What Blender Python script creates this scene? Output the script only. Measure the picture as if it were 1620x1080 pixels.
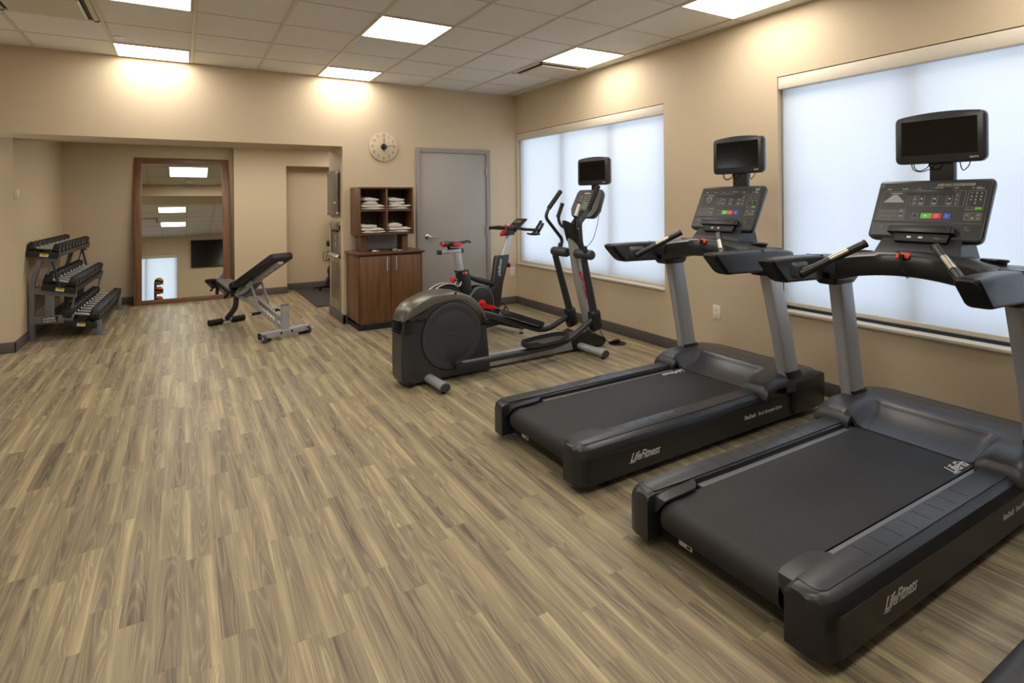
import bpy, bmesh, math, random
from mathutils import Vector, Matrix
random.seed(7)
S = bpy.context.scene
for o in list(bpy.data.objects): bpy.data.objects.remove(o)
COL = S.collection
PI = math.pi
# ------------------------------------------------------------------ camera
CAM_H = 1.40
yaw, roll, F_PX = math.radians(30.527), math.radians(-0.5046), 883.1
fw = Vector((math.sin(yaw), math.cos(yaw), 0)); rt = Vector((math.cos(yaw), -math.sin(yaw), 0)); up = Vector((0, 0, 1))
r2 = rt * math.cos(roll) + up * math.sin(roll); u2 = up * math.cos(roll) - rt * math.sin(roll)
cd = bpy.data.cameras.new('camera'); cam = bpy.data.objects.new('camera', cd); COL.objects.link(cam)
M = Matrix((r2, u2, -fw)).transposed().to_4x4(); M.translation = (0, 0, CAM_H)
cam.matrix_world = M
cd.sensor_width = 36.0; cd.lens = F_PX / 1620 * 36.0; cd.shift_y = -(540 - 316.3) / 1620; cd.clip_start = 0.05
S.camera = cam
# ------------------------------------------------------------------ light levels
S.view_settings.view_transform = 'Standard'; S.view_settings.look = 'None'
S.view_settings.gamma = 1.0; S.view_settings.use_curve_mapping = False
S.view_settings.exposure = 0.22
PANEL = 13.0            # ceiling panels
SKY = 3.0              # daylight outside the blinds
w = bpy.data.worlds.new('daylight'); S.world = w; w.use_nodes = True
bg = w.node_tree.nodes['Background']; bg.inputs[0].default_value = (0.86, 0.92, 1.0, 1); bg.inputs[1].default_value = SKY

# ------------------------------------------------------------------ materials
def lin(h):
    h = h.lstrip('#'); c = [int(h[i:i + 2], 16) / 255 for i in (0, 2, 4)]
    return tuple(((x + 0.055) / 1.055) ** 2.4 if x > 0.04045 else x / 12.92 for x in c)
def mat(name, hexc, rough=0.5, metal=0.0, var=0.06, scale=30.0, bump=0.0, bscale=200.0, coat=0.0, stretch=None, spec=0.5):
    m = bpy.data.materials.new(name); m.use_nodes = True; nt = m.node_tree; N = nt.nodes; L = nt.links
    b = N['Principled BSDF']; b.inputs['Roughness'].default_value = rough; b.inputs['Metallic'].default_value = metal
    b.inputs['Coat Weight'].default_value = coat; b.inputs['Specular IOR Level'].default_value = spec
    c = lin(hexc); b.inputs['Base Color'].default_value = (*c, 1)
    tc = N.new('ShaderNodeTexCoord'); mp = N.new('ShaderNodeMapping'); L.new(tc.outputs['Object'], mp.inputs[0])
    if stretch: mp.inputs['Scale'].default_value = stretch
    if var:
        no = N.new('ShaderNodeTexNoise'); no.inputs['Scale'].default_value = scale; no.inputs['Detail'].default_value = 4
        L.new(mp.outputs[0], no.inputs['Vector'])
        mx = N.new('ShaderNodeMix'); mx.data_type = 'RGBA'
        mx.inputs[6].default_value = (*[x * (1 - var) for x in c], 1); mx.inputs[7].default_value = (*[min(1, x * (1 + var)) for x in c], 1)
        L.new(no.outputs['Fac'], mx.inputs[0]); L.new(mx.outputs[2], b.inputs['Base Color'])
    if bump:
        n2 = N.new('ShaderNodeTexNoise'); n2.inputs['Scale'].default_value = bscale; n2.inputs['Detail'].default_value = 3
        L.new(mp.outputs[0], n2.inputs['Vector'])
        bp = N.new('ShaderNodeBump'); bp.inputs['Strength'].default_value = bump; bp.inputs['Distance'].default_value = 0.002
        L.new(n2.outputs['Fac'], bp.inputs['Height']); L.new(bp.outputs[0], b.inputs['Normal'])
    return m
def emis(name, col, s):
    m = bpy.data.materials.new(name); m.use_nodes = True; nt = m.node_tree; N = nt.nodes
    for n in list(N):
        if n.type != 'OUTPUT_MATERIAL': N.remove(n)
    e = N.new('ShaderNodeEmission'); e.inputs[0].default_value = (*col, 1); e.inputs[1].default_value = s
    nt.links.new(e.outputs[0], [n for n in N if n.type == 'OUTPUT_MATERIAL'][0].inputs[0]); return m

def wall_mat():
    m = mat('beige_wallcovering', '#c9b595', 0.72, 0, 0.0)
    nt = m.node_tree; N = nt.nodes; L = nt.links; b = N['Principled BSDF']
    tc = N.new('ShaderNodeTexCoord')
    a = N.new('ShaderNodeMapping'); a.inputs['Scale'].default_value = (900, 900, 60); L.new(tc.outputs['Object'], a.inputs[0])
    c = N.new('ShaderNodeMapping'); c.inputs['Scale'].default_value = (60, 60, 900); L.new(tc.outputs['Object'], c.inputs[0])
    n1 = N.new('ShaderNodeTexNoise'); n1.inputs['Scale'].default_value = 1; L.new(a.outputs[0], n1.inputs['Vector'])
    n2 = N.new('ShaderNodeTexNoise'); n2.inputs['Scale'].default_value = 1; L.new(c.outputs[0], n2.inputs['Vector'])
    ad = N.new('ShaderNodeMath'); ad.operation = 'ADD'; L.new(n1.outputs['Fac'], ad.inputs[0]); L.new(n2.outputs['Fac'], ad.inputs[1])
    hf = N.new('ShaderNodeMath'); hf.operation = 'MULTIPLY'; hf.inputs[1].default_value = 0.5; L.new(ad.outputs[0], hf.inputs[0])
    mx = N.new('ShaderNodeMix'); mx.data_type = 'RGBA'
    mx.inputs[6].default_value = (*lin('#bfad90'), 1); mx.inputs[7].default_value = (*lin('#d6c6a9'), 1)
    L.new(hf.outputs[0], mx.inputs[0]); L.new(mx.outputs[2], b.inputs['Base Color'])
    bp = N.new('ShaderNodeBump'); bp.inputs['Strength'].default_value = 0.15; bp.inputs['Distance'].default_value = 0.001
    L.new(hf.outputs[0], bp.inputs['Height']); L.new(bp.outputs[0], b.inputs['Normal'])
    return m

def floor_mat():
    m = bpy.data.materials.new('grey_brown_wood_planks'); m.use_nodes = True; nt = m.node_tree; N = nt.nodes; L = nt.links
    b = N['Principled BSDF']
    def math_(op, a, bb=None, v=None):
        n = N.new('ShaderNodeMath'); n.operation = op
        L.new(a, n.inputs[0])
        if bb is not None: L.new(bb, n.inputs[1])
        elif v is not None: n.inputs[1].default_value = v
        return n.outputs[0]
    geo = N.new('ShaderNodeNewGeometry'); sp = N.new('ShaderNodeSeparateXYZ'); L.new(geo.outputs['Position'], sp.inputs[0])
    W_, LEN = 0.096, 0.62
    row = math_('FLOOR', math_('DIVIDE', sp.outputs[0], v=W_))
    wn = N.new('ShaderNodeTexWhiteNoise'); wn.noise_dimensions = '1D'; L.new(row, wn.inputs['W'])
    off = math_('MULTIPLY', wn.outputs['Value'], v=5.0)
    yy = math_('ADD', math_('DIVIDE', sp.outputs[1], v=LEN), off)
    seg = math_('FLOOR', yy)
    cb = N.new('ShaderNodeCombineXYZ'); L.new(row, cb.inputs[0]); L.new(seg, cb.inputs[1])
    pl = N.new('ShaderNodeTexWhiteNoise'); pl.noise_dimensions = '3D'; L.new(cb.outputs[0], pl.inputs['Vector'])
    pv = pl.outputs['Value']
    # grain: long streaks, shifted for every plank, bent by a slow noise into cathedral figures
    shift = N.new('ShaderNodeVectorMath'); shift.operation = 'SCALE'; L.new(pl.outputs['Color'], shift.inputs[0]); shift.inputs[3].default_value = 37.0
    pos = N.new('ShaderNodeVectorMath'); pos.operation = 'ADD'; L.new(geo.outputs['Position'], pos.inputs[0]); L.new(shift.outputs[0], pos.inputs[1])
    def noise(scale, sc, det=4, dist=0.0):
        mp = N.new('ShaderNodeMapping'); mp.inputs['Scale'].default_value = sc; L.new(pos.outputs[0], mp.inputs[0])
        n = N.new('ShaderNodeTexNoise'); n.inputs['Scale'].default_value = scale; n.inputs['Detail'].default_value = det
        n.inputs['Distortion'].default_value = dist; L.new(mp.outputs[0], n.inputs['Vector']); return n.outputs['Fac']
    fine = noise(1, (260, 7, 1), 3)
    med = noise(1, (62, 1.6, 1), 2, 0.6)
    broad = noise(1, (17, 1.1, 1), 2)
    bend = noise(1, (14, 2.6, 1), 2)
    u = math_('SUBTRACT', math_('FRACT', math_('DIVIDE', sp.outputs[0], v=W_)), v=0.5)
    u = math_('ADD', u, math_('MULTIPLY', math_('SUBTRACT', bend, v=0.5), v=0.5))
    u = math_('ADD', u, math_('MULTIPLY', math_('SUBTRACT', math_('FRACT', math_('MULTIPLY', pv, v=13.0)), v=0.5), v=0.7))
    u2_ = math_('MULTIPLY', u, u)
    fl_ = math_('MULTIPLY', math_('SUBTRACT', math_('FRACT', math_('MULTIPLY', pv, v=7.0)), v=0.5), v=2.2)
    yl = math_('MULTIPLY', math_('FRACT', yy), fl_)
    g = math_('ADD', math_('ADD', math_('MULTIPLY', u2_, v=4.5), yl), math_('MULTIPLY', bend, v=0.7))
    wv = N.new('ShaderNodeMath'); wv.operation = 'SINE'; L.new(math_('MULTIPLY', g, v=26.0), wv.inputs[0])
    wv2 = math_('MULTIPLY', math_('ADD', wv.outputs[0], v=1.0), v=0.5)
    wv2 = math_('POWER', wv2, v=2.5)
    edge = math_('MULTIPLY', math_('MINIMUM', u2_, v=0.28), v=0.55)
    t = math_('ADD', math_('MULTIPLY', fine, v=0.22), math_('MULTIPLY', med, v=0.52))
    t = math_('ADD', t, math_('MULTIPLY', wv2, v=0.13))
    t = math_('ADD', t, math_('MULTIPLY', broad, v=0.36))
    t = math_('ADD', t, edge)
    t = math_('ADD', t, math_('MULTIPLY', pv, v=0.13))
    t = math_('SUBTRACT', t, v=0.19)
    rp = N.new('ShaderNodeValToRGB'); L.new(t, rp.inputs[0]); e = rp.color_ramp.elements
    e[0].position = 0.27; e[0].color = (*lin('#5b5243'), 1); e[1].position = 0.82; e[1].color = (*lin('#c2b38b'), 1)
    k = e.new(0.42); k.color = (*lin('#7e735e'), 1); k = e.new(0.60); k.color = (*lin('#998b6e'), 1)
    # thin dark joints
    fx = math_('FRACT', math_('DIVIDE', sp.outputs[0], v=W_)); fy = math_('FRACT', yy)
    jx = math_('LESS_THAN', fx, v=0.012); jy = math_('LESS_THAN', fy, v=0.0025)
    jj = math_('MAXIMUM', jx, jy)
    mx = N.new('ShaderNodeMix'); mx.data_type = 'RGBA'; L.new(math_('MULTIPLY', jj, v=0.22), mx.inputs[0])
    L.new(rp.outputs[0], mx.inputs[6]); mx.inputs[7].default_value = (*lin('#3a3128'), 1)
    L.new(mx.outputs[2], b.inputs['Base Color'])
    b.inputs['Roughness'].default_value = 0.42; b.inputs['Specular IOR Level'].default_value = 0.4
    rr = N.new('ShaderNodeMapRange'); L.new(fine, rr.inputs[0]); rr.inputs[3].default_value = 0.36; rr.inputs[4].default_value = 0.52
    L.new(rr.outputs[0], b.inputs['Roughness'])
    bp = N.new('ShaderNodeBump'); bp.inputs['Strength'].default_value = 0.12; bp.inputs['Distance'].default_value = 0.001
    L.new(t, bp.inputs['Height']); L.new(bp.outputs[0], b.inputs['Normal'])
    return m

def wood_mat(name, c1, c2, axis, rough=0.4):
    m = bpy.data.materials.new(name); m.use_nodes = True; nt = m.node_tree; N = nt.nodes; L = nt.links; b = N['Principled BSDF']
    tc = N.new('ShaderNodeTexCoord'); mp = N.new('ShaderNodeMapping'); L.new(tc.outputs['Object'], mp.inputs[0])
    sc = [38, 38, 38]; sc[axis] = 2.2; mp.inputs['Scale'].default_value = sc
    n = N.new('ShaderNodeTexNoise'); n.inputs['Scale'].default_value = 1; n.inputs['Detail'].default_value = 5; n.inputs['Distortion'].default_value = 0.5
    L.new(mp.outputs[0], n.inputs['Vector'])
    rp = N.new('ShaderNodeValToRGB'); e = rp.color_ramp.elements; e[0].position = 0.3; e[1].position = 0.75
    e[0].color = (*lin(c1), 1); e[1].color = (*lin(c2), 1); L.new(n.outputs['Fac'], rp.inputs[0]); L.new(rp.outputs[0], b.inputs['Base Color'])
    b.inputs['Roughness'].default_value = rough; return m

def tile_mat():
    m = mat('ceiling_tile_white', '#e2dfd8', 0.9, 0, 0.04, 60, bump=0.3, bscale=350)
    return m

def shade_mat():
    m = bpy.data.materials.new('white_roller_fabric'); m.use_nodes = True; nt = m.node_tree; N = nt.nodes; L = nt.links
    for n in list(N):
        if n.type != 'OUTPUT_MATERIAL': N.remove(n)
    out = [n for n in N if n.type == 'OUTPUT_MATERIAL'][0]
    tl = N.new('ShaderNodeBsdfTranslucent'); tl.inputs[0].default_value = (0.86, 0.88, 0.92, 1)
    df = N.new('ShaderNodeBsdfDiffuse'); df.inputs[0].default_value = (0.80, 0.80, 0.80, 1)
    tr = N.new('ShaderNodeBsdfTransparent'); tr.inputs[0].default_value = (0.9, 0.93, 1.0, 1)
    a = N.new('ShaderNodeMixShader'); a.inputs[0].default_value = 0.45; L.new(tl.outputs[0], a.inputs[1]); L.new(df.outputs[0], a.inputs[2])
    c = N.new('ShaderNodeMixShader'); c.inputs[0].default_value = 0.15; L.new(a.outputs[0], c.inputs[1]); L.new(tr.outputs[0], c.inputs[2])
    L.new(c.outputs[0], out.inputs[0]); return m

def glass_mat():
    m = bpy.data.materials.new('window_glass'); m.use_nodes = True; nt = m.node_tree; N = nt.nodes; L = nt.links
    for n in list(N):
        if n.type != 'OUTPUT_MATERIAL': N.remove(n)
    out = [n for n in N if n.type == 'OUTPUT_MATERIAL'][0]
    tr = N.new('ShaderNodeBsdfTransparent'); tr.inputs[0].default_value = (0.93, 0.96, 0.97, 1)
    gl = N.new('ShaderNodeBsdfGlossy'); gl.inputs['Roughness'].default_value = 0.0
    a = N.new('ShaderNodeMixShader'); a.inputs[0].default_value = 0.06; L.new(tr.outputs[0], a.inputs[1]); L.new(gl.outputs[0], a.inputs[2])
    L.new(a.outputs[0], out.inputs[0]); return m

WALL = wall_mat(); FLOOR = floor_mat(); TILE = tile_mat(); SHADE = shade_mat(); GLASS = glass_mat()
TBAR = mat('ceiling_tbar_cream', '#cfc6b3', 0.5)
PANELM = emis('light_panel_glow', (1.0, 0.925, 0.83), PANEL)
BASEB = mat('baseboard_grey_vinyl', '#5b5552', 0.45)
FABRW = mat('valance_cream', '#d8d0c0', 0.6)
SILL = mat('sill_white_stone', '#cfc8ba', 0.35)
ALU = mat('window_aluminium', '#a8adb2', 0.35, 0.7)
DARKALU = mat('window_dark_rail', '#39404a', 0.4, 0.5)
DOORG = mat('door_grey_paint', '#a29d95', 0.42, 0, 0.03, 4)
DOORF = mat('door_frame_grey_paint', '#918b83', 0.42, 0, 0.03, 4)
CHROME = mat('brushed_chrome', '#c9c9c9', 0.22, 1.0, 0.03)
STEEL = mat('stainless_steel', '#b3aca0', 0.32, 0.9, 0.04, 5, stretch=(1, 1, 40))
BLACK = mat('black_plastic', '#222325', 0.34, 0, 0.08, 40, bump=0.05, bscale=900)
BLACKM = mat('matte_black_rubber', '#151515', 0.7, 0, 0.1, 60, bump=0.1, bscale=600)
CHAR = mat('charcoal_plastic', '#333438', 0.34, 0, 0.06, 40, bump=0.04, bscale=900)
CHAR2 = mat('dark_grey_plastic', '#3a3c41', 0.38, 0, 0.06, 40, bump=0.04, bscale=900)
SHROUD = mat('grey_metallic_shroud', '#6a675f', 0.3, 0.55, 0.04, 20)
DGREY = mat('dark_grey_enamel', '#37393d', 0.35, 0.2, 0.05)
BELT = mat('running_belt_black', '#1f1e1f', 0.62, 0, 0.28, 2.2, bump=0.25, bscale=700, stretch=(0.6, 3.0, 1))
SILVER = mat('silver_paint', '#a9abad', 0.34, 0.3, 0.03, 20)
SILVER2 = mat('light_silver_paint', '#c3c2bf', 0.32, 0.5, 0.03, 20)
RACKG = mat('rack_grey_enamel', '#7a7d80', 0.4, 0.3, 0.04)
SCREEN = mat('screen_black_glass', '#050507', 0.12, 0, 0)
FACE = mat('console_face_dark', '#2e2d2b', 0.34, 0, 0.04)
FACE2 = mat('console_face_lower', '#232220', 0.36, 0, 0.04)
INK = mat('ink_white', '#d9d8d4', 0.5, 0, 0)
INKG = mat('ink_grey', '#a9a7a1', 0.5, 0, 0)
INKD = mat('ink_dark', '#0c0c0d', 0.5, 0, 0)
GREEN = mat('key_green', '#5dbb2e', 0.4, 0, 0)
REDK = mat('key_red', '#d2292b', 0.4, 0, 0)
BLUEK = mat('key_blue', '#3b4fd0', 0.4, 0, 0)
RED = mat('red_plastic', '#d01620', 0.35, 0, 0.03)
ORANGER = mat('red_orange_tab', '#ee4a33', 0.5, 0, 0)
YEL = mat('yellow_label', '#e2cf1b', 0.5, 0, 0)
ORANGE = mat('orange_ball_rubber', '#c8641f', 0.6, 0, 0.05)
YELB = mat('yellow_ball_rubber', '#c79a12', 0.6, 0, 0.05)
WALNUT = wood_mat('walnut_veneer', '#573c26', '#7c5838', 2, 0.38)
WALNUTX = wood_mat('walnut_veneer_top', '#4a301d', '#6b482c', 0, 0.32)
WALD = wood_mat('dark_walnut_panel', '#3d2c20', '#574130', 2, 0.45)
FRAMEW = wood_mat('mirror_frame_wood', '#654630', '#8a6344', 2, 0.42)
FRAMEX = wood_mat('mirror_frame_wood_across', '#654630', '#8a6344', 0, 0.42)
MIRR = mat('mirror_silvering', '#e4e6e2', 0.0, 1.0, 0)
TOWEL = mat('white_terry', '#dcd6cc', 0.95, 0, 0.05, 90, bump=0.8, bscale=500)
VINYL = mat('black_upholstery', '#191817', 0.42, 0, 0.05, 60, bump=0.15, bscale=500)
VINYLT = mat('brown_black_seat_top', '#4a4340', 0.5, 0, 0.05, 60, bump=0.15, bscale=500)
RUBBER = mat('dumbbell_rubber', '#1d1c1a', 0.55, 0, 0.08, 60)
MATM = mat('exercise_mat_rubber', '#3a3732', 0.8, 0, 0.1, 60)
ACRYL = mat('clock_frosted_acrylic', '#cdbd9f', 0.25, 0, 0)
SIGNM = mat('sign_taupe_panel', '#71695f', 0.35, 0.1, 0.02)
BRICKO = mat('neighbour_facade', '#c4cad0', 0.9)
FACWIN = mat('neighbour_window', '#3c464f', 0.4)
WHITEP = mat('white_plastic', '#e3dfd5', 0.4, 0, 0.02)
BOTTLEB = mat('filler_recess_grey', '#4c4a45', 0.3, 0.2, 0.03)

# ------------------------------------------------------------------ mesh helpers
def V(*a): return Vector(a)
def fillet(path, r, n=5):
    P = [Vector(p) for p in path]; out = [P[0]]
    for i in range(1, len(P) - 1):
        a, b, c = P[i - 1], P[i], P[i + 1]
        d1 = (a - b); d2 = (c - b); rr = min(r, d1.length * 0.48, d2.length * 0.48)
        p1 = b + d1.normalized() * rr; p2 = b + d2.normalized() * rr
        for k in range(n + 1):
            t = k / n; out.append(p1 * (1 - t) ** 2 + b * 2 * t * (1 - t) + p2 * t * t)
    out.append(P[-1]); return out
class MB:
    def __init__(s): s.bm = bmesh.new(); s.mats = []
    def mi(s, m):
        if m not in s.mats: s.mats.append(m)
        return s.mats.index(m)
    def _fin(s, tmp, m, mx=None):
        if mx is not None: tmp.transform(mx)
        bmesh.ops.recalc_face_normals(tmp, faces=tmp.faces[:])
        me = bpy.data.meshes.new('t'); i = s.mi(m)
        for f in tmp.faces: f.material_index = i; f.smooth = True
        tmp.to_mesh(me); tmp.free(); s.bm.from_mesh(me); bpy.data.meshes.remove(me); return s
    def box(s, c, d, m, bev=0.0, mx=None, seg=2):
        t = bmesh.new(); bmesh.ops.create_cube(t, size=1.0)
        for v in t.verts: v.co = Vector((v.co.x * d[0] + c[0], v.co.y * d[1] + c[1], v.co.z * d[2] + c[2]))
        if bev: bmesh.ops.bevel(t, geom=t.edges[:], offset=min(bev, min(d) * 0.48), segments=seg, affect='EDGES', profile=0.5)
        return s._fin(t, m, mx)
    def b2(s, a, b, m, bev=0.0, mx=None):
        return s.box([(a[i] + b[i]) / 2 for i in range(3)], [abs(b[i] - a[i]) for i in range(3)], m, bev, mx)
    def loft(s, secs, m, caps=True, mx=None, closed=False, bev=0.0):
        t = bmesh.new(); R = [[t.verts.new(p) for p in sec] for sec in secs]; n = len(R[0])
        rng = range(len(R)) if closed else range(len(R) - 1)
        for i in rng:
            a, b = R[i], R[(i + 1) % len(R)]
            for j in range(n): t.faces.new((a[j], a[(j + 1) % n], b[(j + 1) % n], b[j]))
        ce = []
        if caps and not closed: 
            f1 = t.faces.new(R[0][::-1]); f2 = t.faces.new(R[-1]); ce = list(set(f1.edges[:] + f2.edges[:]))
        if bev and ce:
            bmesh.ops.recalc_face_normals(t, faces=t.faces[:])
            bmesh.ops.bevel(t, geom=ce, offset=bev, segments=2, affect='EDGES', profile=0.5)
        return s._fin(t, m, mx)
    def prism(s, poly, plane, d0, d1, m, bev=0.0, mx=None, allbev=False):
        # poly in 2D; plane 'xz' extrudes along y, 'xy' along z, 'yz' along x
        f = {'xz': lambda p, d: (p[0], d, p[1]), 'xy': lambda p, d: (p[0], p[1], d), 'yz': lambda p, d: (d, p[0], p[1])}[plane]
        return s.loft([[f(p, d0) for p in poly], [f(p, d1) for p in poly]], m, True, mx, False, bev)
    def tube(s, path, r, m, n=12, mx=None, caps=True, fil=0.0, flat=None):
        P = fillet(path, fil) if fil else [Vector(p) for p in path]
        rs = r if isinstance(r, (list, tuple)) else [r] * len(P)
        if len(rs) != len(P):
            rs = [rs[0] + (rs[-1] - rs[0]) * i / (len(P) - 1) for i in range(len(P))]
        secs = []; ref = None
        for i, p in enumerate(P):
            if i == 0: d = P[1] - P[0]
            elif i == len(P) - 1: d = P[-1] - P[-2]
            else: d = (P[i + 1] - P[i]).normalized() + (P[i] - P[i - 1]).normalized()
            d.normalize()
            if ref is None:
                ref = Vector((0, 0, 1)) if abs(d.z) < 0.9 else Vector((1, 0, 0))
            a = ref - d * ref.dot(d); a.normalize(); b = d.cross(a); ref = a
            fa, fb = flat if flat else (1, 1)
            secs.append([p + (a * math.cos(2 * PI * k / n) * fa + b * math.sin(2 * PI * k / n) * fb) * rs[i] for k in range(n)])
        return s.loft(secs, m, caps, mx)
    def cyl(s, a, b, r, m, n=24, bev=0.0, r2=None, mx=None):
        a = Vector(a); b = Vector(b); d = (b - a).normalized()
        ref = Vector((0, 0, 1)) if abs(d.z) < 0.9 else Vector((1, 0, 0)); u = (ref - d * ref.dot(d)).normalized(); v = d.cross(u)
        r2 = r if r2 is None else r2
        L = (b - a).length
        pr = [(0, r), (L, r2)] if not bev else [(0, r - bev), (bev * 0.3, r - bev * 0.3), (bev, r), (L - bev, r2), (L - bev * 0.3, r2 - bev * 0.3), (L, r2 - bev)]
        secs = [[a + d * h + (u * math.cos(2 * PI * k / n) + v * math.sin(2 * PI * k / n)) * q for k in range(n)] for h, q in pr]
        return s.loft(secs, m, True, mx)
    def lathe(s, prof, c, axis, m, n=32, mx=None, caps=True):
        d = Vector(axis).normalized(); c = Vector(c)
        ref = Vector((0, 0, 1)) if abs(d.z) < 0.9 else Vector((1, 0, 0)); u = (ref - d * ref.dot(d)).normalized(); v = d.cross(u)
        secs = [[c + d * h + (u * math.cos(2 * PI * k / n) + v * math.sin(2 * PI * k / n)) * max(q, 1e-4) for k in range(n)] for h, q in prof]
        return s.loft(secs, m, caps, mx)
    def ring(s, c, axis, R, r, m, n=32, k=10, mx=None):
        d = Vector(axis).normalized(); c = Vector(c)
        ref = Vector((0, 0, 1)) if abs(d.z) < 0.9 else Vector((1, 0, 0)); u = (ref - d * ref.dot(d)).normalized(); v = d.cross(u)
        secs = []
        for i in range(n):
            a = 2 * PI * i / n; e = u * math.cos(a) + v * math.sin(a)
            secs.append([c + e * (R + r * math.cos(2 * PI * j / k)) + d * r * math.sin(2 * PI * j / k) for j in range(k)])
        return s.loft(secs, m, False, mx, True)
    def grid(s, rows, m, mx=None):
        t = bmesh.new(); R = [[t.verts.new(p) for p in r] for r in rows]
        for i in range(len(R) - 1):
            for j in range(len(R[0]) - 1): t.faces.new((R[i][j], R[i + 1][j], R[i + 1][j + 1], R[i][j + 1]))
        return s._fin(t, m, mx)
    def text(s, txt, size, m, mx, shear=0.0, ext=0.0006, sx=1.0, align='LEFT', bold=0.0, vsp=1.0):
        cu = bpy.data.curves.new('txt', 'FONT'); cu.body = txt; cu.size = size; cu.extrude = ext; cu.shear = shear
        cu.align_x = align; cu.resolution_u = 2; cu.offset = bold; cu.space_character = vsp
        ob = bpy.data.objects.new('txt', cu); COL.objects.link(ob)
        dg = bpy.context.evaluated_depsgraph_get(); me = bpy.data.meshes.new_from_object(ob.evaluated_get(dg))
        t = bmesh.new(); t.from_mesh(me); bpy.data.objects.remove(ob); bpy.data.curves.remove(cu); bpy.data.meshes.remove(me)
        for v in t.verts: v.co.x *= sx
        t.transform(mx)
        i = s.mi(m); me = bpy.data.meshes.new('t')
        for f in t.faces: f.material_index = i
        t.to_mesh(me); t.free(); s.bm.from_mesh(me); bpy.data.meshes.remove(me); return s
    def build(s, name, parent=None, angle=38, label=None):
        me = bpy.data.meshes.new(name); s.bm.to_mesh(me); s.bm.free()
        for m in s.mats: me.materials.append(m)
        me.set_sharp_from_angle(angle=math.radians(angle))
        ob = bpy.data.objects.new(name, me); COL.objects.link(ob)
        if parent is not None: ob.parent = parent
        if label: ob['label'] = label
        return ob
def frame_mx(o, x, y):
    x = Vector(x).normalized(); y = Vector(y); y = (y - x * y.dot(x)).normalized(); z = x.cross(y)
    m = Matrix((x, y, z)).transposed().to_4x4(); m.translation = Vector(o); return m
def thing(name, label, cat, loc=(0, 0, 0), rz=0.0, group=None):
    o = bpy.data.objects.new(name, None); o.empty_display_size = 0.1; COL.objects.link(o)
    o.location = loc; o.rotation_euler = (0, 0, rz); o['label'] = label; o['category'] = cat
    if group: o['group'] = group
    return o
def tag(o, label, cat, group=None):
    o['label'] = label; o['category'] = cat
    if group: o['group'] = group
    return o
def struct(o): o['kind'] = 'structure'; return o
def copy_tree(o, parent=None):
    c = o.copy(); COL.objects.link(c)
    if parent is not None: c.parent = parent
    for ch in list(o.children): copy_tree(ch, c)
    return c
def rrect(w_, h_, r, n=4, cx=0, cy=0):
    out = []
    for (sx, sy, a0) in ((1, 1, 0), (-1, 1, 90), (-1, -1, 180), (1, -1, 270)):
        for k in range(n + 1):
            a = math.radians(a0 + 90 * k / n)
            out.append((cx + sx * (w_ / 2 - r) + r * math.cos(a), cy + sy * (h_ / 2 - r) + r * math.sin(a)))
    return out

# ------------------------------------------------------------------ room shell
XR, YB, ZC = 3.895, 6.49, 2.81
XL, YF = -2.36, -1.15
AX0, AX1, AY, AZ = -1.38, 1.58, 9.40, 2.235        # alcove
HB = 2.03                                             # header underside
HY = 7.18                                             # back of the header wall
m = MB(); m.b2((XL - 0.1, YF - 0.1, -0.1), (XR + 0.2, YB + 4.2, 0), FLOOR); struct(m.build('floor'))
m = MB()
m.b2((XL - 0.1, YF - 0.1, ZC), (XR + 0.2, YB, ZC + 0.1), TILE)
struct(m.build('ceiling'))
GX = [3.743 - 0.6096 * k for k in range(11)]; GY = [5.945 - 0.6096 * k for k in range(12)]
m = MB()
for x in GX:
    if x > XL: m.b2((x - 0.012, YF, ZC - 0.007), (x + 0.012, YB, ZC), TBAR)
for y in GY:
    if y > YF: m.b2((XL, y - 0.0045, ZC - 0.0035), (XR, y + 0.0045, ZC), TBAR)
m.b2((XL, YB - 0.012, ZC - 0.007), (XR, YB, ZC), TBAR); m.b2((XR - 0.012, YF, ZC - 0.007), (XR, YB, ZC), TBAR)
struct(m.build('trim_1'))
# back wall with the wide opening to the alcove (right stub is the drinking fountain wall)
m = MB()
m.b2((XL, YB, HB), (AX1, HY, ZC), WALL)
m.b2((AX1, YB, 0), (XR + 0.15, HY, ZC), WALL)
m.b2((AX1 - 0.002, YB - 0.0025, 0.0), (AX1 + 0.03, YB, HB + 0.001), WALL); m.b2((XL, YB - 0.0025, HB), (AX1 + 0.03, YB, HB + 0.03), WALL)
struct(m.build('wall_back'))
# right wall with two windows
W1 = (3.79, 6.465, 0.555, 2.295); W2 = (-0.02, 2.625, 0.555, 2.315)
m = MB(); T = 0.16
ys = [(YF - 0.1, W2[0]), (W2[1], W1[0]), (W1[1], YB)]
for a, b in ys: m.b2((XR, a, 0), (XR + T, b, ZC), WALL)
for W_ in (W1, W2):
    m.b2((XR, W_[0], 0), (XR + T, W_[1], W_[2]), WALL); m.b2((XR, W_[0], W_[3]), (XR + T, W_[1], ZC), WALL)
struct(m.build('wall_right'))
m = MB(); m.b2((XL - 0.1, YF - 0.1, 0), (XL, YB, ZC), WALL); struct(m.build('wall_left'))
W3 = (-1.75, -0.15, 0.555, 2.27)
m = MB()
m.b2((XL, YF - 0.15, 0), (W3[0], YF, ZC), WALL); m.b2((W3[1], YF - 0.15, 0), (XR + 0.15, YF, ZC), WALL)
m.b2((W3[0], YF - 0.15, 0), (W3[1], YF, W3[2]), WALL); m.b2((W3[0], YF - 0.15, W3[3]), (W3[1], YF, ZC), WALL)
struct(m.build('wall_front'))
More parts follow.
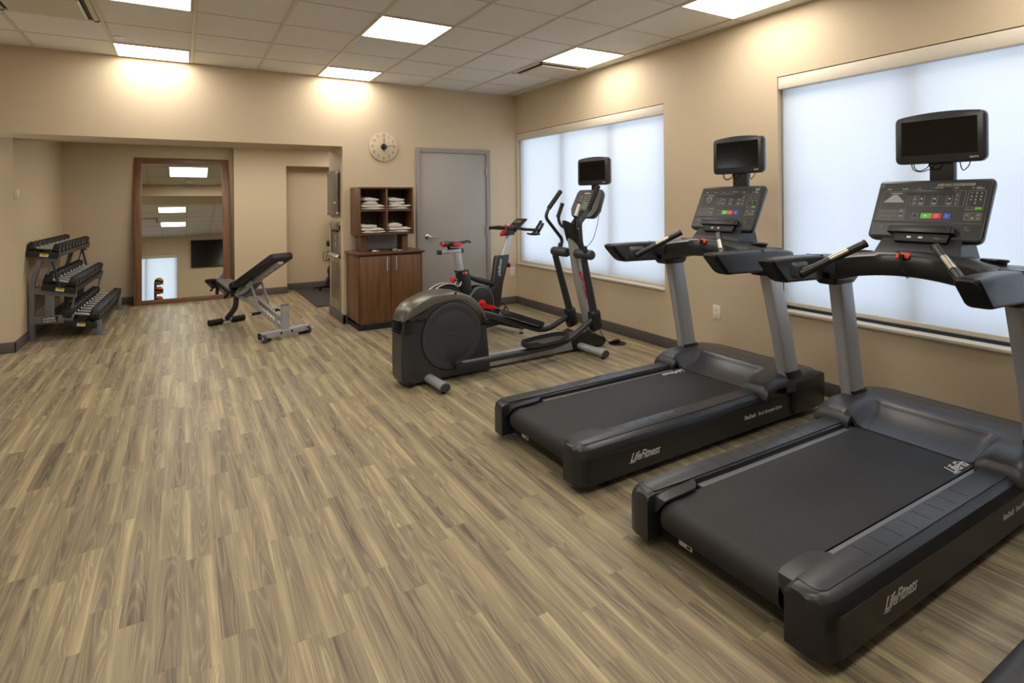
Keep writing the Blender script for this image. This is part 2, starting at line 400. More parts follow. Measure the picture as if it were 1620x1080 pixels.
# alcove room behind the header
m = MB()
m.b2((XL, 6.94, 0), (AX0 - 0.12, 7.06, HB), WALL)                # pilaster face
m.b2((AX0 - 0.12, 6.94, 0), (AX0, AY + 0.1, AZ), WALL)
m.b2((AX0 - 0.004, 6.936, 0), (AX0 + 0.001, 6.97, HB), WALL)
struct(m.build('wall_alcove_left'))
m = MB()
m.b2((AX0 - 0.1, AY, 0), (0.65, AY + 0.1, AZ), WALL)
m.b2((0.65, 9.16, 0), (1.373, AY + 0.1, AZ), WALL)
m.b2((1.373, 9.16, 1.955), (3.9, 9.47, AZ), WALL)
m.b2((1.373, 9.47, 0), (3.9, 9.57, AZ), WALL)
struct(m.build('wall_alcove_back'))
m = MB(); m.b2((3.8, HY, 0), (3.9, 9.57, AZ), WALL); struct(m.build('wall_alcove_right'))
m = MB(); m.b2((AX0 - 0.1, HY, AZ), (3.9, 9.6, AZ + 0.05), TILE)
for x in (-1.03, -0.5, 0.07, 0.68, 1.29, 1.9, 2.5): m.b2((x - 0.012, HY, AZ - 0.006), (x + 0.012, 9.4 if x < 1.3 else 9.16, AZ), TBAR)
for y in (7.70, 8.31, 8.92): m.b2((AX0, y - 0.006, AZ - 0.005), (3.8, y + 0.006, AZ), TBAR)
struct(m.build('ceiling_alcove'))
# baseboards
BH, BT = 0.102, 0.012
def bb(name, segs):
    m = MB()
    for a, b in segs: m.b2((*a, 0), (*b, BH), BASEB, 0.003)
    struct(m.build(name))
bb('baseboard_back', [((AX1 - BT, YB - BT), (1.60, HY)), ((AX1 - BT, YB - BT), (1.66, YB)), ((2.34, YB - BT), (2.46, YB)), ((3.475, YB - BT), (XR, YB))])
bb('baseboard_right', [((XR - BT, YF), (XR, YB - BT))])
bb('baseboard_left', [((XL, YF), (XL + BT, 6.94)), ((XL, 6.94 - BT), (AX0 + BT, 6.94)), ((AX0, 6.94 - BT), (AX0 + BT, AY))])
bb('baseboard_alcove', [((AX0, AY - BT), (0.65, AY)), ((0.65 - BT, 9.16 - BT), (1.373 + BT, 9.16)), ((1.373, 9.16), (1.373 + BT, 9.47)), ((0.65 - BT, 9.16), (0.65, AY)), ((1.373, 9.47 - BT), (3.8, 9.47))])
bb('baseboard_front', [((XL, YF), (XR, YF + BT))])
# door
def make_door():
    m = MB(); y0 = YB
    m.b2((2.46, y0 - 0.03, 0), (2.515, y0, 2.055), DOORF, 0.003); m.b2((3.425, y0 - 0.03, 0), (3.48, y0, 2.055), DOORF, 0.003)
    m.b2((2.5151, y0 - 0.0295, 2.0), (3.4249, y0, 2.0545), DOORF)
    struct(m.build('trim_2'))
    m = MB(); m.b2((2.519, y0 - 0.016, 0.008), (3.421, y0 - 0.002, 1.996), DOORG, 0.002); d = struct(m.build('door_1'))
    m = MB(); c = (2.602, y0 - 0.016, 0.955)
    m.lathe([(0, 0.036), (0.008, 0.036), (0.014, 0.030), (0.018, 0.016), (0.05, 0.013), (0.055, 0.012)], c, (0, -1, 0), CHROME)
    m.tube([(2.602, y0 - 0.062, 0.955), (2.64, y0 - 0.066, 0.955), (2.72, y0 - 0.062, 0.953)], [0.011, 0.008], CHROME, fil=0.01)
    m.build('door_handle', d, label='chrome lever handle')
    for z in (1.78, 1.0, 0.25):
        m = MB(); m.cyl((3.423, y0 - 0.034, z - 0.05), (3.423, y0 - 0.034, z + 0.05), 0.006, CHROME, 12); m.b2((3.405, y0 - 0.031, z - 0.05), (3.44, y0 - 0.029, z + 0.05), DOORF)
        m.build('hinge', d)
    m = MB(); m.b2((2.512, y0 - 0.032, 0.90), (2.516, y0 - 0.028, 1.01), STEEL); m.build('strike_plate', d)
make_door()
# windows: frame, glass, mullions; blinds are things
def window(n, W_, mulls, plane='x'):
    y0, y1, z0, z1 = W_
    if plane == 'x': B = lambda m, a, b, mm, bev=0: m.b2((XR + a[0], a[1], a[2]), (XR + b[0], b[1], b[2]), mm, bev)
    else: B = lambda m, a, b, mm, bev=0: m.b2((a[1], YF - a[0], a[2]), (b[1], YF - b[0], b[2]), mm, bev)
    m = MB()
    for a, b in (((0.11, y0, z0), (0.155, y0 + 0.05, z1)), ((0.11, y1 - 0.05, z0), (0.155, y1, z1)), ((0.11, y0, z0), (0.155, y1, z0 + 0.05)), ((0.11, y0, z1 - 0.05), (0.155, y1, z1))): B(m, a, b, ALU)
    for y in mulls: B(m, (0.10, y - 0.03, z0), (0.155, y + 0.03, z1), ALU)
    wo = struct(m.build('window_%d' % n))
    m = MB(); B(m, (0.128, y0, z0), (0.132, y1, z1), GLASS); m.build('glass', wo)
    m = MB(); B(m, (-0.022, y0 - (0.03 if plane == 'x' and n == 9 else 0.0), z0 - 0.02), (0.11, y1, z0 + 0.002), SILL, 0.004); B(m, (0.085, y0, z0), (0.105, y1, z0 + 0.012), SILL); m.build('window_sill', wo)
    return B
B1 = window(1, W1, (4.652, 5.539)); B2 = window(2, W2, (0.86, 1.745)); B3 = window(3, W3, (-0.95,), 'y')
def blind(W_, B, label, gap, vh=0.095):
    y0, y1, z0, z1 = W_; t = thing('roller_blind', label, 'blind', group='white roller blinds at the windows')
    m = MB(); B(m, (0.004, y0 + 0.004, z1 - vh), (0.08, y1 - 0.004, z1 - 0.005), FABRW, 0.004); m.build('valance', t, label='cream valance box')
    m = MB(); B(m, (0.058, y0 + 0.012, z0 + gap), (0.0595, y1 - 0.012, z1 - vh + 0.02), SHADE); m.build('blind_fabric', t)
    m = MB(); B(m, (0.052, y0 + 0.012, z0 + gap), (0.066, y1 - 0.012, z0 + gap + 0.028), FABRW, 0.003); m.build('hem_bar', t)
    m = MB(); B(m, (0.046, y0 + 0.003, z0 + 0.003), (0.050, y0 + 0.013, z1 - vh), ALU); m.build('side_channel', t); m = MB()
    B(m, (0.046, y1 - 0.013, z0 + 0.003), (0.050, y1 - 0.003, z1 - vh), ALU); m.build('side_channel', t)
blind(W1, B1, 'white roller blind in the window near the grey door, behind the elliptical', 0.003)
blind(W2, B2, 'white roller blind in the large window behind the treadmills', 0.03)
blind(W3, B3, 'white roller blind seen in the mirror, beside the wall television', 0.003)
m = MB(); m.b2((XR + 0.075, W2[0], W2[2] + 0.004), (XR + 0.10, W2[1], W2[2] + 0.022), DARKALU); m.build('bottom_rail', bpy.data.objects['window_2'], label='dark metal rail')
# the neighbouring building seen faintly through the fabric
t = thing('neighbouring_building', 'pale building with windows seen faintly through the blind of the large window', 'building', (9.5, 2.0, 0))
m = MB(); m.b2((0, -3.2, -3), (0.3, 4.6, 7), BRICKO); m.build('wall', t)
for y in (-1.9, 0.15, 2.2):
    for z in (0.3, 2.9):
        m = MB(); m.b2((-0.03, y, z), (0.02, y + 0.95, z + 1.5), FACWIN); m.b2((-0.06, y - 0.06, z - 0.08), (0, y + 1.01, z), BRICKO); m.build('window', t)

# ------------------------------------------------------------------ ceiling lights, vents
def ceiling_light(cx, cy, z, label, group, sx=0.57, sy=0.57):
    t = thing('ceiling_light', label, 'ceiling light', (cx, cy, z), group=group)
    m = MB(); hx, hy = sx / 2, sy / 2
    for a, b in (((-hx - 0.012, -hy - 0.012), (hx + 0.012, -hy)), ((-hx - 0.012, hy), (hx + 0.012, hy + 0.012)), ((-hx - 0.012, -hy), (-hx, hy)), ((hx, -hy), (hx + 0.012, hy))):
        m.b2((*a, -0.010), (*b, 0.0), TBAR)
    m.build('frame', t)
    m = MB(); m.b2((-hx, -hy, -0.006), (hx, hy, -0.002), PANELM); m.build('diffuser', t)
G1 = 'square lit ceiling panels of the main room'
c0, c1, c2 = -0.228, 1.600, 3.435
ceiling_light(c0, 6.205, ZC, 'lit ceiling panel against the back wall, above the alcove opening', G1, sy=0.47)
ceiling_light(c1 - 0.005, 6.205, ZC, 'lit ceiling panel against the back wall, above the clock', G1, sy=0.47)
ceiling_light(c0, 4.42, ZC, 'lit ceiling panel cut by the top edge of the photo on the left', G1)
ceiling_light(c1, 4.42, ZC, 'lit ceiling panel in the middle, in front of the one above the clock', G1)
ceiling_light(c2, 4.42, ZC, 'lit ceiling panel beside the window wall, next to the air vent', G1)
ceiling_light(c2, 2.59, ZC, 'lit ceiling panel cut by the top edge of the photo, nearest the big window', G1)
ceiling_light(c0, 2.59, ZC, 'upper of the two lit panels seen in the lower half of the mirror ceiling', G1)
ceiling_light(c0, 0.76, ZC, 'lower of the two lit panels seen in the mirror, nearer the television wall', G1)
for xx, nm in ((c1, 'middle'), (c2, 'window side')):
    ceiling_light(xx, 0.76, ZC, 'lit ceiling panel behind the camera, %s row' % nm, G1)
ceiling_light(c1, 2.59, ZC, 'lit ceiling panel above the camera, middle row', G1)
ceiling_light(0.09, 8.03, AZ, 'lit alcove ceiling panel seen at the top of the tall mirror', 'alcove ceiling panels', sx=0.54)
ceiling_light(1.0, 8.03, AZ, 'lit alcove ceiling panel hidden behind the header, above the bench end of the alcove', 'alcove ceiling panels', sx=0.54)
ceiling_light(2.25, 8.40, AZ, 'lit ceiling panel of the side room with the mat, hidden behind the back wall', 'alcove ceiling panels', sx=0.54)
def vent(cx, cy, label):
    t = thing('air_vent', label, 'air vent', (cx, cy, ZC), group='ceiling air vents')
    m = MB(); h = 0.29
    for a, b in (((-h, -h), (h, -h + 0.03)), ((-h, h - 0.03), (h, h)), ((-h, -h), (-h + 0.03, h)), ((h - 0.03, -h), (h, h))): m.b2((*a, -0.012), (*b, 0), TBAR)
    m.b2((-h + 0.03, -h + 0.03, -0.003), (h - 0.03, h - 0.03, -0.001), INKD)
    m.build('frame', t)
    m = MB(); m.loft([[(-.23, -.23, -.016), (.23, -.23, -.016), (.23, .23, -.016), (-.23, .23, -.016)], [(-.22, -.22, -.028), (.22, -.22, -.028), (.22, .22, -.028), (-.22, .22, -.028)]], TBAR)
    m.build('plaque', t)
vent(3.437, 5.03, 'square air vent in the ceiling above the far window')
vent(-0.835, 5.03, 'square air vent in the ceiling at the top left corner of the photo')
vent(-0.835, 1.37, 'square air vent seen in the mirror to the left of its lights')
def cap(x, y, z, label, r=0.035):
    m = MB(); m.lathe([(0, r), (0.006, r), (0.010, r * 0.8), (0.011, 0.001)], (x, y, z), (0, 0, -1), WHITEP); tag(m.build('sprinkler_cap'), label, 'sprinkler', 'round sprinkler caps in the ceiling')
cap(-0.456, 5.75, ZC, 'round sprinkler cap beside the lit panel above the alcove', 0.042); cap(2.583, 5.735, ZC, 'round sprinkler cap between the clock light and the far window')
m = MB(); m.lathe([(0, 0.07), (0.015, 0.07), (0.03, 0.06), (0.034, 0.03), (0.045, 0.028), (0.046, 0.001)], (0.106, 7.46, AZ), (0, 0, -1), WHITEP)
tag(m.build('smoke_detector'), 'round white smoke detector on the alcove ceiling, seen in the mirror below the light', 'smoke detector')
#@@PART2
# ------------------------------------------------------------------ treadmill
def script_logo(m, o, xd, yd, size, mt, ext=0.0006):
    # slanted brand lettering with a long foot stroke under the first letter
    mx = frame_mx(o, xd, yd)
    m.text('LifeFitness', size, mt, mx, 0.55, ext, 0.80, bold=size * 0.012)
    p = [(-0.22, -0.02), (0.10, -0.10), (0.62, -0.13), (0.62, -0.085), (0.10, -0.055)]
    m.loft([[mx @ Vector((x * size, y * size, 0)) for x, y in p], [mx @ Vector((x * size, y * size, ext)) for x, y in p]], mt)
def smooth(t): t = max(0, min(1, t)); return t * t * (3 - 2 * t)
def hood_z(x, y):
    ay = abs(y)
    # shoulders: convex rise from the side rails, then a nearly flat top falling a little to the front
    t = (x - 1.385) / 0.17
    sh = 0.222 + 0.078 * math.sqrt(max(0, 1 - (1 - min(1, max(0, t))) ** 2))
    top = sh - 0.035 * smooth((x - 1.80) / 0.25)
    t2 = (x - 1.44) / 0.24
    sc = 0.204 + 0.096 * max(0, min(1, t2)) ** 2.0
    sc = min(sc, top) if t2 > 0 else 0.204
    k = smooth((ay - 0.235) / 0.055)
    k = max(k, smooth((x - 1.655) / 0.03))
    z = sc * (1 - k) + top * k
    # rounded outer edges
    e = max(0.0, (ay - 0.405) / 0.045)
    z -= 0.03 * e * e
    return z
def make_treadmill(label, loc, rz=0.0):
    t = thing('treadmill', label, 'treadmill', loc, rz, 'black motorised treadmills facing the window wall')
    # running belt with rounded rear roll
    m = MB(); prof = [(1.50, 0.200), (0.092, 0.200)]
    for k in range(1, 9):
        a = PI / 2 + PI * k / 9; prof.append((0.092 + 0.062 * math.cos(a), 0.138 + 0.062 * math.sin(a)))
    prof += [(0.092, 0.076), (1.50, 0.076)]
    m.prism(prof, 'xz', -0.252, 0.252, BELT)
    b = m.build('running_belt', t, 30)
    m = MB()
    if loc[1] < 2: script_logo(m, (1.29, -0.235, 0.2004), (1, 0.0, 0), (0, 1, 0), 0.070, INK)
    else: script_logo(m, (1.44, 0.235, 0.2004), (-1, 0, 0), (0, -1, 0), 0.06, INK)
    m.build('belt_lettering', t, label='cream brand lettering')
    for s in (1, -1):
        # side rail : chamfered section with rounded rear corner
        m = MB(); secs = []
        for k, (x, ins, dz) in enumerate([(0.0, 0.065, 0.02), (0.006, 0.04, 0.008), (0.02, 0.02, 0.003), (0.045, 0.006, 0.0), (0.08, 0, 0), (0.5, 0, 0), (1.0, 0, 0), (1.75, 0, 0)]):
            yo = 0.425 - ins; iy = 0.285
            if x < 0.14: iy = 0.292
            low = 0.04 if x > 0.3 or True else 0.04
            secs.append([(x, s * iy, low), (x, s * yo, low), (x, s * (yo + 0.0), 0.165), (x, s * (yo - 0.0015), 0.168), (x, s * (yo - 0.0), 0.171), (x, s * (yo - 0.004), 0.186 - dz),
                         (x, s * (yo - 0.014), 0.205 - dz), (x, s * (yo - 0.034), 0.219 - dz), (x, s * (yo - 0.05), 0.2225 - dz), (x, s * (iy + 0.018), 0.2225 - dz), (x, s * (iy + 0.004), 0.214 - dz), (x, s * iy, 0.200)])
        m.loft(secs, BLACK); m.b2((0.07, s * 0.424, 0.1665), (1.72, s * 0.4262, 0.1690), CHAR2); m.build('side_rail', t, 24)  # lighter grey strip paints the highlight along the rail seam
        # step plate with cross grooves and a pinstripe border
        m = MB()
        pts = [(0.055, 0.375), (0.045, 0.355), (0.05, 0.30), (0.30, 0.296), (1.45, 0.296), (1.45, 0.384), (0.075, 0.384)]
        if s < 0: pts = [(a, -b_) for a, b_ in pts]
        m.prism(pts, 'xy', 0.221, 0.2245, CHAR, 0.0012)
        for k in range(8): m.b2((0.355 + 0.1005 * k, s * 0.303, 0.2244), (0.359 + 0.1005 * k, s * 0.368, 0.2249), INKD)
        m.build('step_plate', t)
        # guard that wraps over the belt edge at the rear roller
        m = MB(); secs = []
        for x, w0, z in ((0.028, 0.280, 0.160), (0.030, 0.258, 0.185), (0.045, 0.243, 0.208), (0.075, 0.238, 0.214), (0.15, 0.236, 0.217), (0.215, 0.240, 0.218), (0.245, 0.262, 0.219), (0.262, 0.287, 0.222)):
            secs.append([(x, s * w0, z - 0.010), (x, s * w0, z), (x, s * 0.300, z), (x, s * 0.300, z - 0.010)])
        m.loft(secs, BLACK, bev=0.002); m.cyl((0.062, s * 0.279, 0.155), (0.062, s * 0.290, 0.155), 0.012, CHROME, 16)
        m.build('roller_guard', t)
        # bright edge of the deck between belt and step plate
        m = MB(); m.b2((0.28, s * 0.255, 0.186), (1.44, s * 0.287, 0.1955), RACKG); m.build('deck_strip', t, label='silver strip')
        m = MB(); m.b2((1.68, s * 0.30, 0.045), (2.02, s * 0.452, 0.262), BLACK, 0.02); m.build('motor_side_cover', t)
        # upright with boot
        m = MB()
        xb, xt, yb = 1.69, 1.525, 0.402
        def sec(cx, cy, z, w_, d): return [(cx + px, cy + py, z) for px, py in rrect(w_, d, 0.022, 3)]
        m.loft([sec(xb, s * yb, 0.27, 0.142, 0.075), sec(xb - 0.06, s * (yb - 0.006), 0.55, 0.140, 0.074), sec(xt, s * (yb - 0.022), 0.97, 0.135, 0.072)], SILVER)
        m.build('upright', t, label='silver upright post')
        m = MB(); m.loft([sec(xb + 0.012, s * yb, 0.19, 0.17, 0.096), sec(xb + 0.008, s * yb, 0.295, 0.158, 0.09), sec(xb - 0.004, s * yb, 0.318, 0.152, 0.084)], BLACK); m.build('upright_boot', t)
        # arm running back from the console bar
        m = MB(); secs = []; yc = s * 0.416
        def asec(x, hw, zt, zb, sl):
            out = []
            for py, pz in rrect(2 * hw, zt - zb, 0.016, 3, 0, (zt + zb) / 2):
                q = max(0.0, (1.094 - pz) / 0.128); out.append((x + sl * q ** 1.5, yc + py, pz))
            return out
        for x, hw, zt, zb, sl in ((0.915, 0.034, 1.082, 0.975, 0.125), (0.922, 0.040, 1.090, 0.968, 0.13), (0.945, 0.042, 1.094, 0.966, 0.125), (1.08, 0.042, 1.096, 0.966, 0.03), (1.20, 0.043, 1.095, 0.964, 0), (1.34, 0.045, 1.092, 0.961, 0), (1.50, 0.046, 1.086, 0.964, 0), (1.62, 0.042, 1.076, 0.985, 0), (1.68, 0.030, 1.066, 1.01, 0)): secs.append(asec(x, hw, zt, zb, sl))
        m.loft(secs[1:], CHAR)
        m.b2((1.3535, s * 0.3702, 0.962), (1.3555, s * 0.4618, 1.0935), INKD); m.build('arm', t, 32)
        m = MB(); m.loft(secs[:3], BLACK); m.build('arm_end_cap', t, 32)
        m = MB(); m.loft([[(1.34 + a, s * (0.30 + b), z) for a, b in ((0, 0), (0.30, 0), (0.30, 0.10), (0, 0.10))] for z in (1.00, 1.088)], CHAR, bev=0.012); m.build('wing', t, 40)
        m = MB(); m.loft([sec(1.50, s * 0.385, 0.968, 0.24, 0.13), sec(1.50, s * 0.385, 0.93, 0.19, 0.10)], BLACK, bev=0.01); m.build('arm_bracket', t)
        # pulse grip
        a = Vector((1.135, s * 0.358, 1.010)); bq = Vector((1.345, s * 0.152, 1.168)); d = (bq - a)
        m = MB(); m.tube([a, a + d * 0.25, bq], [0.026, 0.0195, 0.0195], BLACK, 16)
        m.cyl(bq - d.normalized() * 0.004, bq + d.normalized() * 0.006, 0.0215, BLACK, 16, 0.004)
        g = m.build('pulse_grip', t)
        m = MB(); of = Vector((-0.0035, 0, 0.0035)); m.tube([a + d * 0.46 + of, a + d * 0.74 + of], 0.0172, STEEL, 16); m.build('contact_plate', g, label='silver contact plate')
        m = MB(); m.loft([[(1.15 + px, s * 0.376, 1.03 + pz) for px, pz in rrect(0.15, 0.085, 0.02, 3)], [(1.15 + px, s * 0.352, 1.02 + pz) for px, pz in rrect(0.11, 0.06, 0.018, 3)]], CHAR2, bev=0.004) ; m.build('grip_base', t)
        m = MB(); m.ring((1.575, s * 0.285, 1.108), (0.08, 0, 1), 0.045, 0.007, BLACK, 28, 8); m.lathe([(0, 0.045), (-0.05, 0.036), (-0.052, 0.001)], (1.575, s * 0.285, 1.106), (0, 0, 1), INKD, 24)
        m.build('cup_holder', t)
    # rear frame bar under the belt
    m = MB(); m.b2((0.082, -0.30, 0.042), (0.14, 0.30, 0.075), BLACKM, 0.004); m.b2((0.12, -0.30, 0.05), (1.7, 0.30, 0.09), BLACKM)
    for y in (-0.20, 0.20): m.cyl((0.25, y, 0.0), (0.25, y, 0.05), 0.02, BLACKM, 14); m.cyl((1.85, y, 0.0), (1.85, y, 0.05), 0.02, BLACKM, 14)
    m.b2((1.60, -0.42, 0.03), (1.98, 0.42, 0.2), BLACKM, 0.01)
    m.build('frame', t)
    m = MB(); m.b2((0.0812, 0.14, 0.050), (0.082, 0.205, 0.068), WHITEP); m.b2((0.0808, 0.147, 0.054), (0.0812, 0.165, 0.064), INKD); m.build('sticker', t, label='white sticker')
    # motor hood
    m = MB(); X = [1.385 + 0.0158 * i for i in range(41)]; Y = [-0.45 + 0.0225 * j for j in range(41)]
    tmp = bmesh.new(); vs = {}
    def clampx(x, y): return min(x, 2.02 - max(0, abs(y) - 0.36) * 1.1)
    for i, x in enumerate(X):
        for j, y in enumerate(Y): xx = clampx(x, y); vs[i, j] = tmp.verts.new((xx, y, hood_z(xx, y)))
    keep = []
    for i in range(40):
        for j in range(40):
            cx = (X[i] + X[i + 1]) / 2; cy = (Y[j] + Y[j + 1]) / 2
            if abs(cy) < 0.262 and cx < 1.455 + 0.02 * smooth((0.262 - abs(cy)) / 0.06) - 0.02: continue
            keep.append(tmp.faces.new((vs[i, j], vs[i + 1, j], vs[i + 1, j + 1], vs[i, j + 1])))
    bmesh.ops.remove_doubles(tmp, verts=tmp.verts[:], dist=1e-4)
    for v in [v for v in tmp.verts if not v.link_faces]: tmp.verts.remove(v)
    be = [e for e in tmp.edges if len(e.link_faces) == 1]
    r = bmesh.ops.extrude_edge_only(tmp, edges=be)
    for v in [g for g in r['geom'] if isinstance(g, bmesh.types.BMVert)]:
        if v.co.x < 1.60 or False: v.co.z = max(0.192, v.co.z - 0.03)
        else: v.co.z = 0.20
    m._fin(tmp, CHAR); hood = m.build('motor_hood', t, 50)
    m = MB(); m.b2((1.972, -0.27, 0.264), (1.985, 0.27, 0.272), INKD, 0.002); script_logo(m, (1.86, -0.20, 0.2925), (0, 1, 0), (-1, 0, 0), 0.085, FACE2, 0.001); m.build('hood_slot', hood)
    # lettering on both flanks
    for s in (1, -1):
        m = MB(); xd = (1, 0, 0) if s < 0 else (-1, 0, 0)
        ox = 0.315 if s < 0 else 0.60
        script_logo(m, (ox, s * 0.4255, 0.092), xd, (0, 0, 1), 0.060, INK)
        m.build('brand_lettering', t, label='silver slanted lettering'); m = MB()
        mx = frame_mx((1.215 if s < 0 else 1.62, s * 0.4255, 0.108), xd, (0, 0, 1))
        m.text('FlexDeck', 0.032, INK, mx, 0.2, 0.0005, 0.85, bold=0.0006); m.build('flank_lettering', t, label='small silver lettering'); m = MB()
        mx2 = frame_mx((1.345 if s < 0 else 1.49, s * 0.4255, 0.108), xd, (0, 0, 1)); m.text('Shock Absorption System', 0.030, INK, mx2, 0.15, 0.0005, 0.75)
        m.build('flank_lettering', t, label='silver lettering')
    # console bar
    m = MB(); secs = []
    for k in range(-10, 11):
        y = k * 0.034; q = y / 0.34; zt = 1.135 - 0.045 * q * q; zb = 1.015 - 0.050 * q * q; x0 = 1.385 - 0.03 * q * q
        secs.append([(x0 + 0.02, y, zb), (x0 + 0.004, y, zb + 0.012), (x0 - 0.006, y, (zt + zb) / 2), (x0, y, zt - 0.022), (x0 + 0.03, y, zt), (1.62, y, zt - 0.008), (1.70, y, zt - 0.03), (1.70, y, zb + 0.04), (1.58, y, zb)])
    m.loft(secs, BLACK); bar = m.build('console_bar', t, 45)
    # emergency stop tab, clip and cord
    m = MB(); mx = frame_mx((1.382, 0.0, 1.118), (0, -1, 0), (0.35, 0, 1)); m.prism([(-0.032, -0.014), (0.026, -0.014), (0.032, 0.014), (-0.026, 0.014)], 'xy', 0, 0.005, ORANGER, 0.001, mx); m.build('stop_tab', t, label='red stop tab')
    m = MB()
    m.box((1.368, 0, 1.115), (0.012, 0.022, 0.022), INKD, 0.003)
    m.tube([(1.368, 0.004, 1.125), (1.372, 0.012, 1.135), (1.378, 0.03, 1.137)], 0.0028, INKD, 8, fil=0.01)
    m.tube([(1.366, 0.0, 1.115), (1.362, -0.004, 1.08), (1.360, -0.006, 1.05), (1.366, -0.016, 1.03), (1.376, -0.02, 1.012)], 0.0022, INKD, 8, fil=0.01)
    m.tube([(1.366, 0.006, 1.115), (1.362, 0.004, 1.07), (1.362, -0.016, 1.04), (1.37, -0.03, 1.015)], 0.0022, INKD, 8, fil=0.01)
    m.build('safety_cord', t)
    # neck and console
    m = MB(); m.loft([[(1.48, -0.19, 1.10), (1.48, 0.19, 1.10), (1.70, 0.19, 1.09), (1.70, -0.19, 1.09)], [(1.575, -0.165, 1.22), (1.575, 0.165, 1.22), (1.70, 0.155, 1.24), (1.70, -0.155, 1.24)]], BLACK, bev=0.008); m.build('console_neck', t)
    fo = Vector((1.548, 0, 1.185)); ux = Vector((0, -1, 0)); uy = Vector((0.155, 0, 0.30)).normalized(); F = frame_mx(fo, ux, uy)   # z points to the runner
    Wd, Ht = 0.252, 0.335
    m = MB()
    def outl(g, wtop=0.250, wbot=0.247):
        P = []
        def corner(cx, cy, r, a0):
            for k in range(5):
                a = math.radians(a0 + 90 * k / 4); P.append((cx + r * math.cos(a), cy + r * math.sin(a)))
        corner(wbot - 0.03 - g, 0.03 + g, 0.03, -90); corner(wtop - 0.016 - g, Ht - 0.016 - g, 0.016, 0); corner(-wtop + 0.016 + g, Ht - 0.016 - g, 0.016, 90); corner(-wbot + 0.03 + g, 0.03 + g, 0.03, 180)
        return P
    m.loft([[F @ Vector((x, y, z)) for x, y in outl(g)] for g, z in ((0.02, -0.058), (0.004, -0.04), (0.0, -0.02), (0.0, -0.004), (0.004, 0.0))], BLACK)
    con = m.build('console', t, 45)
    m = MB(); m.prism([(-0.240, 0.098), (0.240, 0.098), (0.240, 0.322), (-0.240, 0.322)], 'xy', 0.0, 0.0012, FACE, 0.0, F)
    m.prism([(-0.236, 0.02), (0.236, 0.02), (0.240, 0.094), (-0.240, 0.094)], 'xy', 0.0, 0.0012, FACE2, 0.0, F); m.build('face_panel', con)
    # printed keys and displays
    m = MB(); zz = 0.0013
    def rect(x, y, w_, h_, mt): m.prism([(x, y), (x + w_, y), (x + w_, y + h_), (x, y + h_)], 'xy', zz, zz + 0.0006, mt, 0, F)
    def fr(x, y, w_, h_, mt=INKG, e=0.0008):
        rect(x, y, w_, e, mt); rect(x, y + h_ - e, w_, e, mt); rect(x, y, e, h_, mt); rect(x + w_ - e, y, e, h_, mt)
    def tx(x, y, sz, txt, mt=INK, sh=0.0, sx=1.0): m.text(txt, sz, mt, F @ Matrix.Translation((x, y, zz)), sh, 0.0006, sx)
    def chev(x, y, s_, upw):
        k = 1 if upw else -1
        m.prism([(x - s_, y), (x, y + k * s_ * 0.7), (x + s_, y), (x + s_, y + k * s_ * 0.45), (x, y + k * s_ * 1.2), (x - s_, y + k * s_ * 0.45)][::k], 'xy', zz, zz + 0.0006, INK, 0, F)
    # workout block with the dotted picture
    fr(-0.222, 0.110, 0.125, 0.160); tx(-0.182, 0.256, 0.0095, 'WORKOUTS')
    if loc[1] < 2:
        for r_ in range(8):
            for c_ in range(-r_ - 2, r_ + 3): rect(-0.160 + c_ * 0.0052 - 0.0016, 0.247 - r_ * 0.0056, 0.0034, 0.0036, INK)
        tx(-0.236, 0.298, 0.022, '0', INKG, 0.1)
        tx(0.020, 0.297, 0.022, '68NAU0SE80088', INKG, 0.12, 1.0)
    else:
        hp = [(0, 0.0), (-0.010, 0.011), (-0.018, 0.022), (-0.020, 0.032), (-0.011, 0.038), (0, 0.031), (0.011, 0.038), (0.020, 0.032), (0.018, 0.022), (0.010, 0.011)]
        for (hx, hy), (kx, ky) in zip(hp, hp[1:] + hp[:1]):
            for q in (0.0, 0.5): rect(-0.160 + hx + (kx - hx) * q - 0.002, 0.205 + hy + (ky - hy) * q, 0.004, 0.004, INK)
        tx(0.055, 0.298, 0.019, 'PRESSING', FACE, 0.1); tx(0.185, 0.298, 0.021, 'PLE', INK, 0.1)
    for r_ in range(2):
        for c_ in range(3): fr(-0.215 + c_ * 0.029, 0.122 + r_ * 0.026, 0.024, 0.017); rect(-0.210 + c_ * 0.029, 0.130 + r_ * 0.026, 0.013, 0.0015, INKG)
    fr(-0.124, 0.119, 0.020, 0.050); chev(-0.114, 0.153, 0.007, True); chev(-0.114, 0.134, 0.007, False)
    # centre block of arrow keys
    fr(-0.085, 0.185, 0.232, 0.085)
    for x in (-0.035, 0.022, 0.085):
        fr(x - 0.012, 0.191, 0.024, 0.073); chev(x, 0.250, 0.008, True); chev(x, 0.206, 0.008, False); rect(x - 0.004, 0.225, 0.008, 0.006, INK)
    for r_ in range(3):
        fr(-0.074, 0.192 + r_ * 0.024, 0.017, 0.018); rect(-0.070, 0.200 + r_ * 0.024, 0.007, 0.0015, INK); rect(-0.063, 0.197 + r_ * 0.024, 0.0015, 0.008, INK)
        fr(0.108, 0.192 + r_ * 0.024, 0.017, 0.018); tx(0.112, 0.196 + r_ * 0.024, 0.011, '246'[r_], INK)
    # number pad
    fr(0.158, 0.165, 0.068, 0.105)
    for r_, row in enumerate(('123', '456', '789', '.0 ')):
        for c_, ch in enumerate(row):
            if ch != ' ': tx(0.168 + c_ * 0.019, 0.253 - r_ * 0.018, 0.0125, ch, INK)
    fr(0.164, 0.170, 0.022, 0.012); rect(0.194, 0.170, 0.026, 0.012, GREEN)
    fr(0.158, 0.112, 0.068, 0.040)
    for r_ in range(2):
        for c_ in range(3): fr(0.163 + c_ * 0.021, 0.116 + r_ * 0.018, 0.016, 0.014)
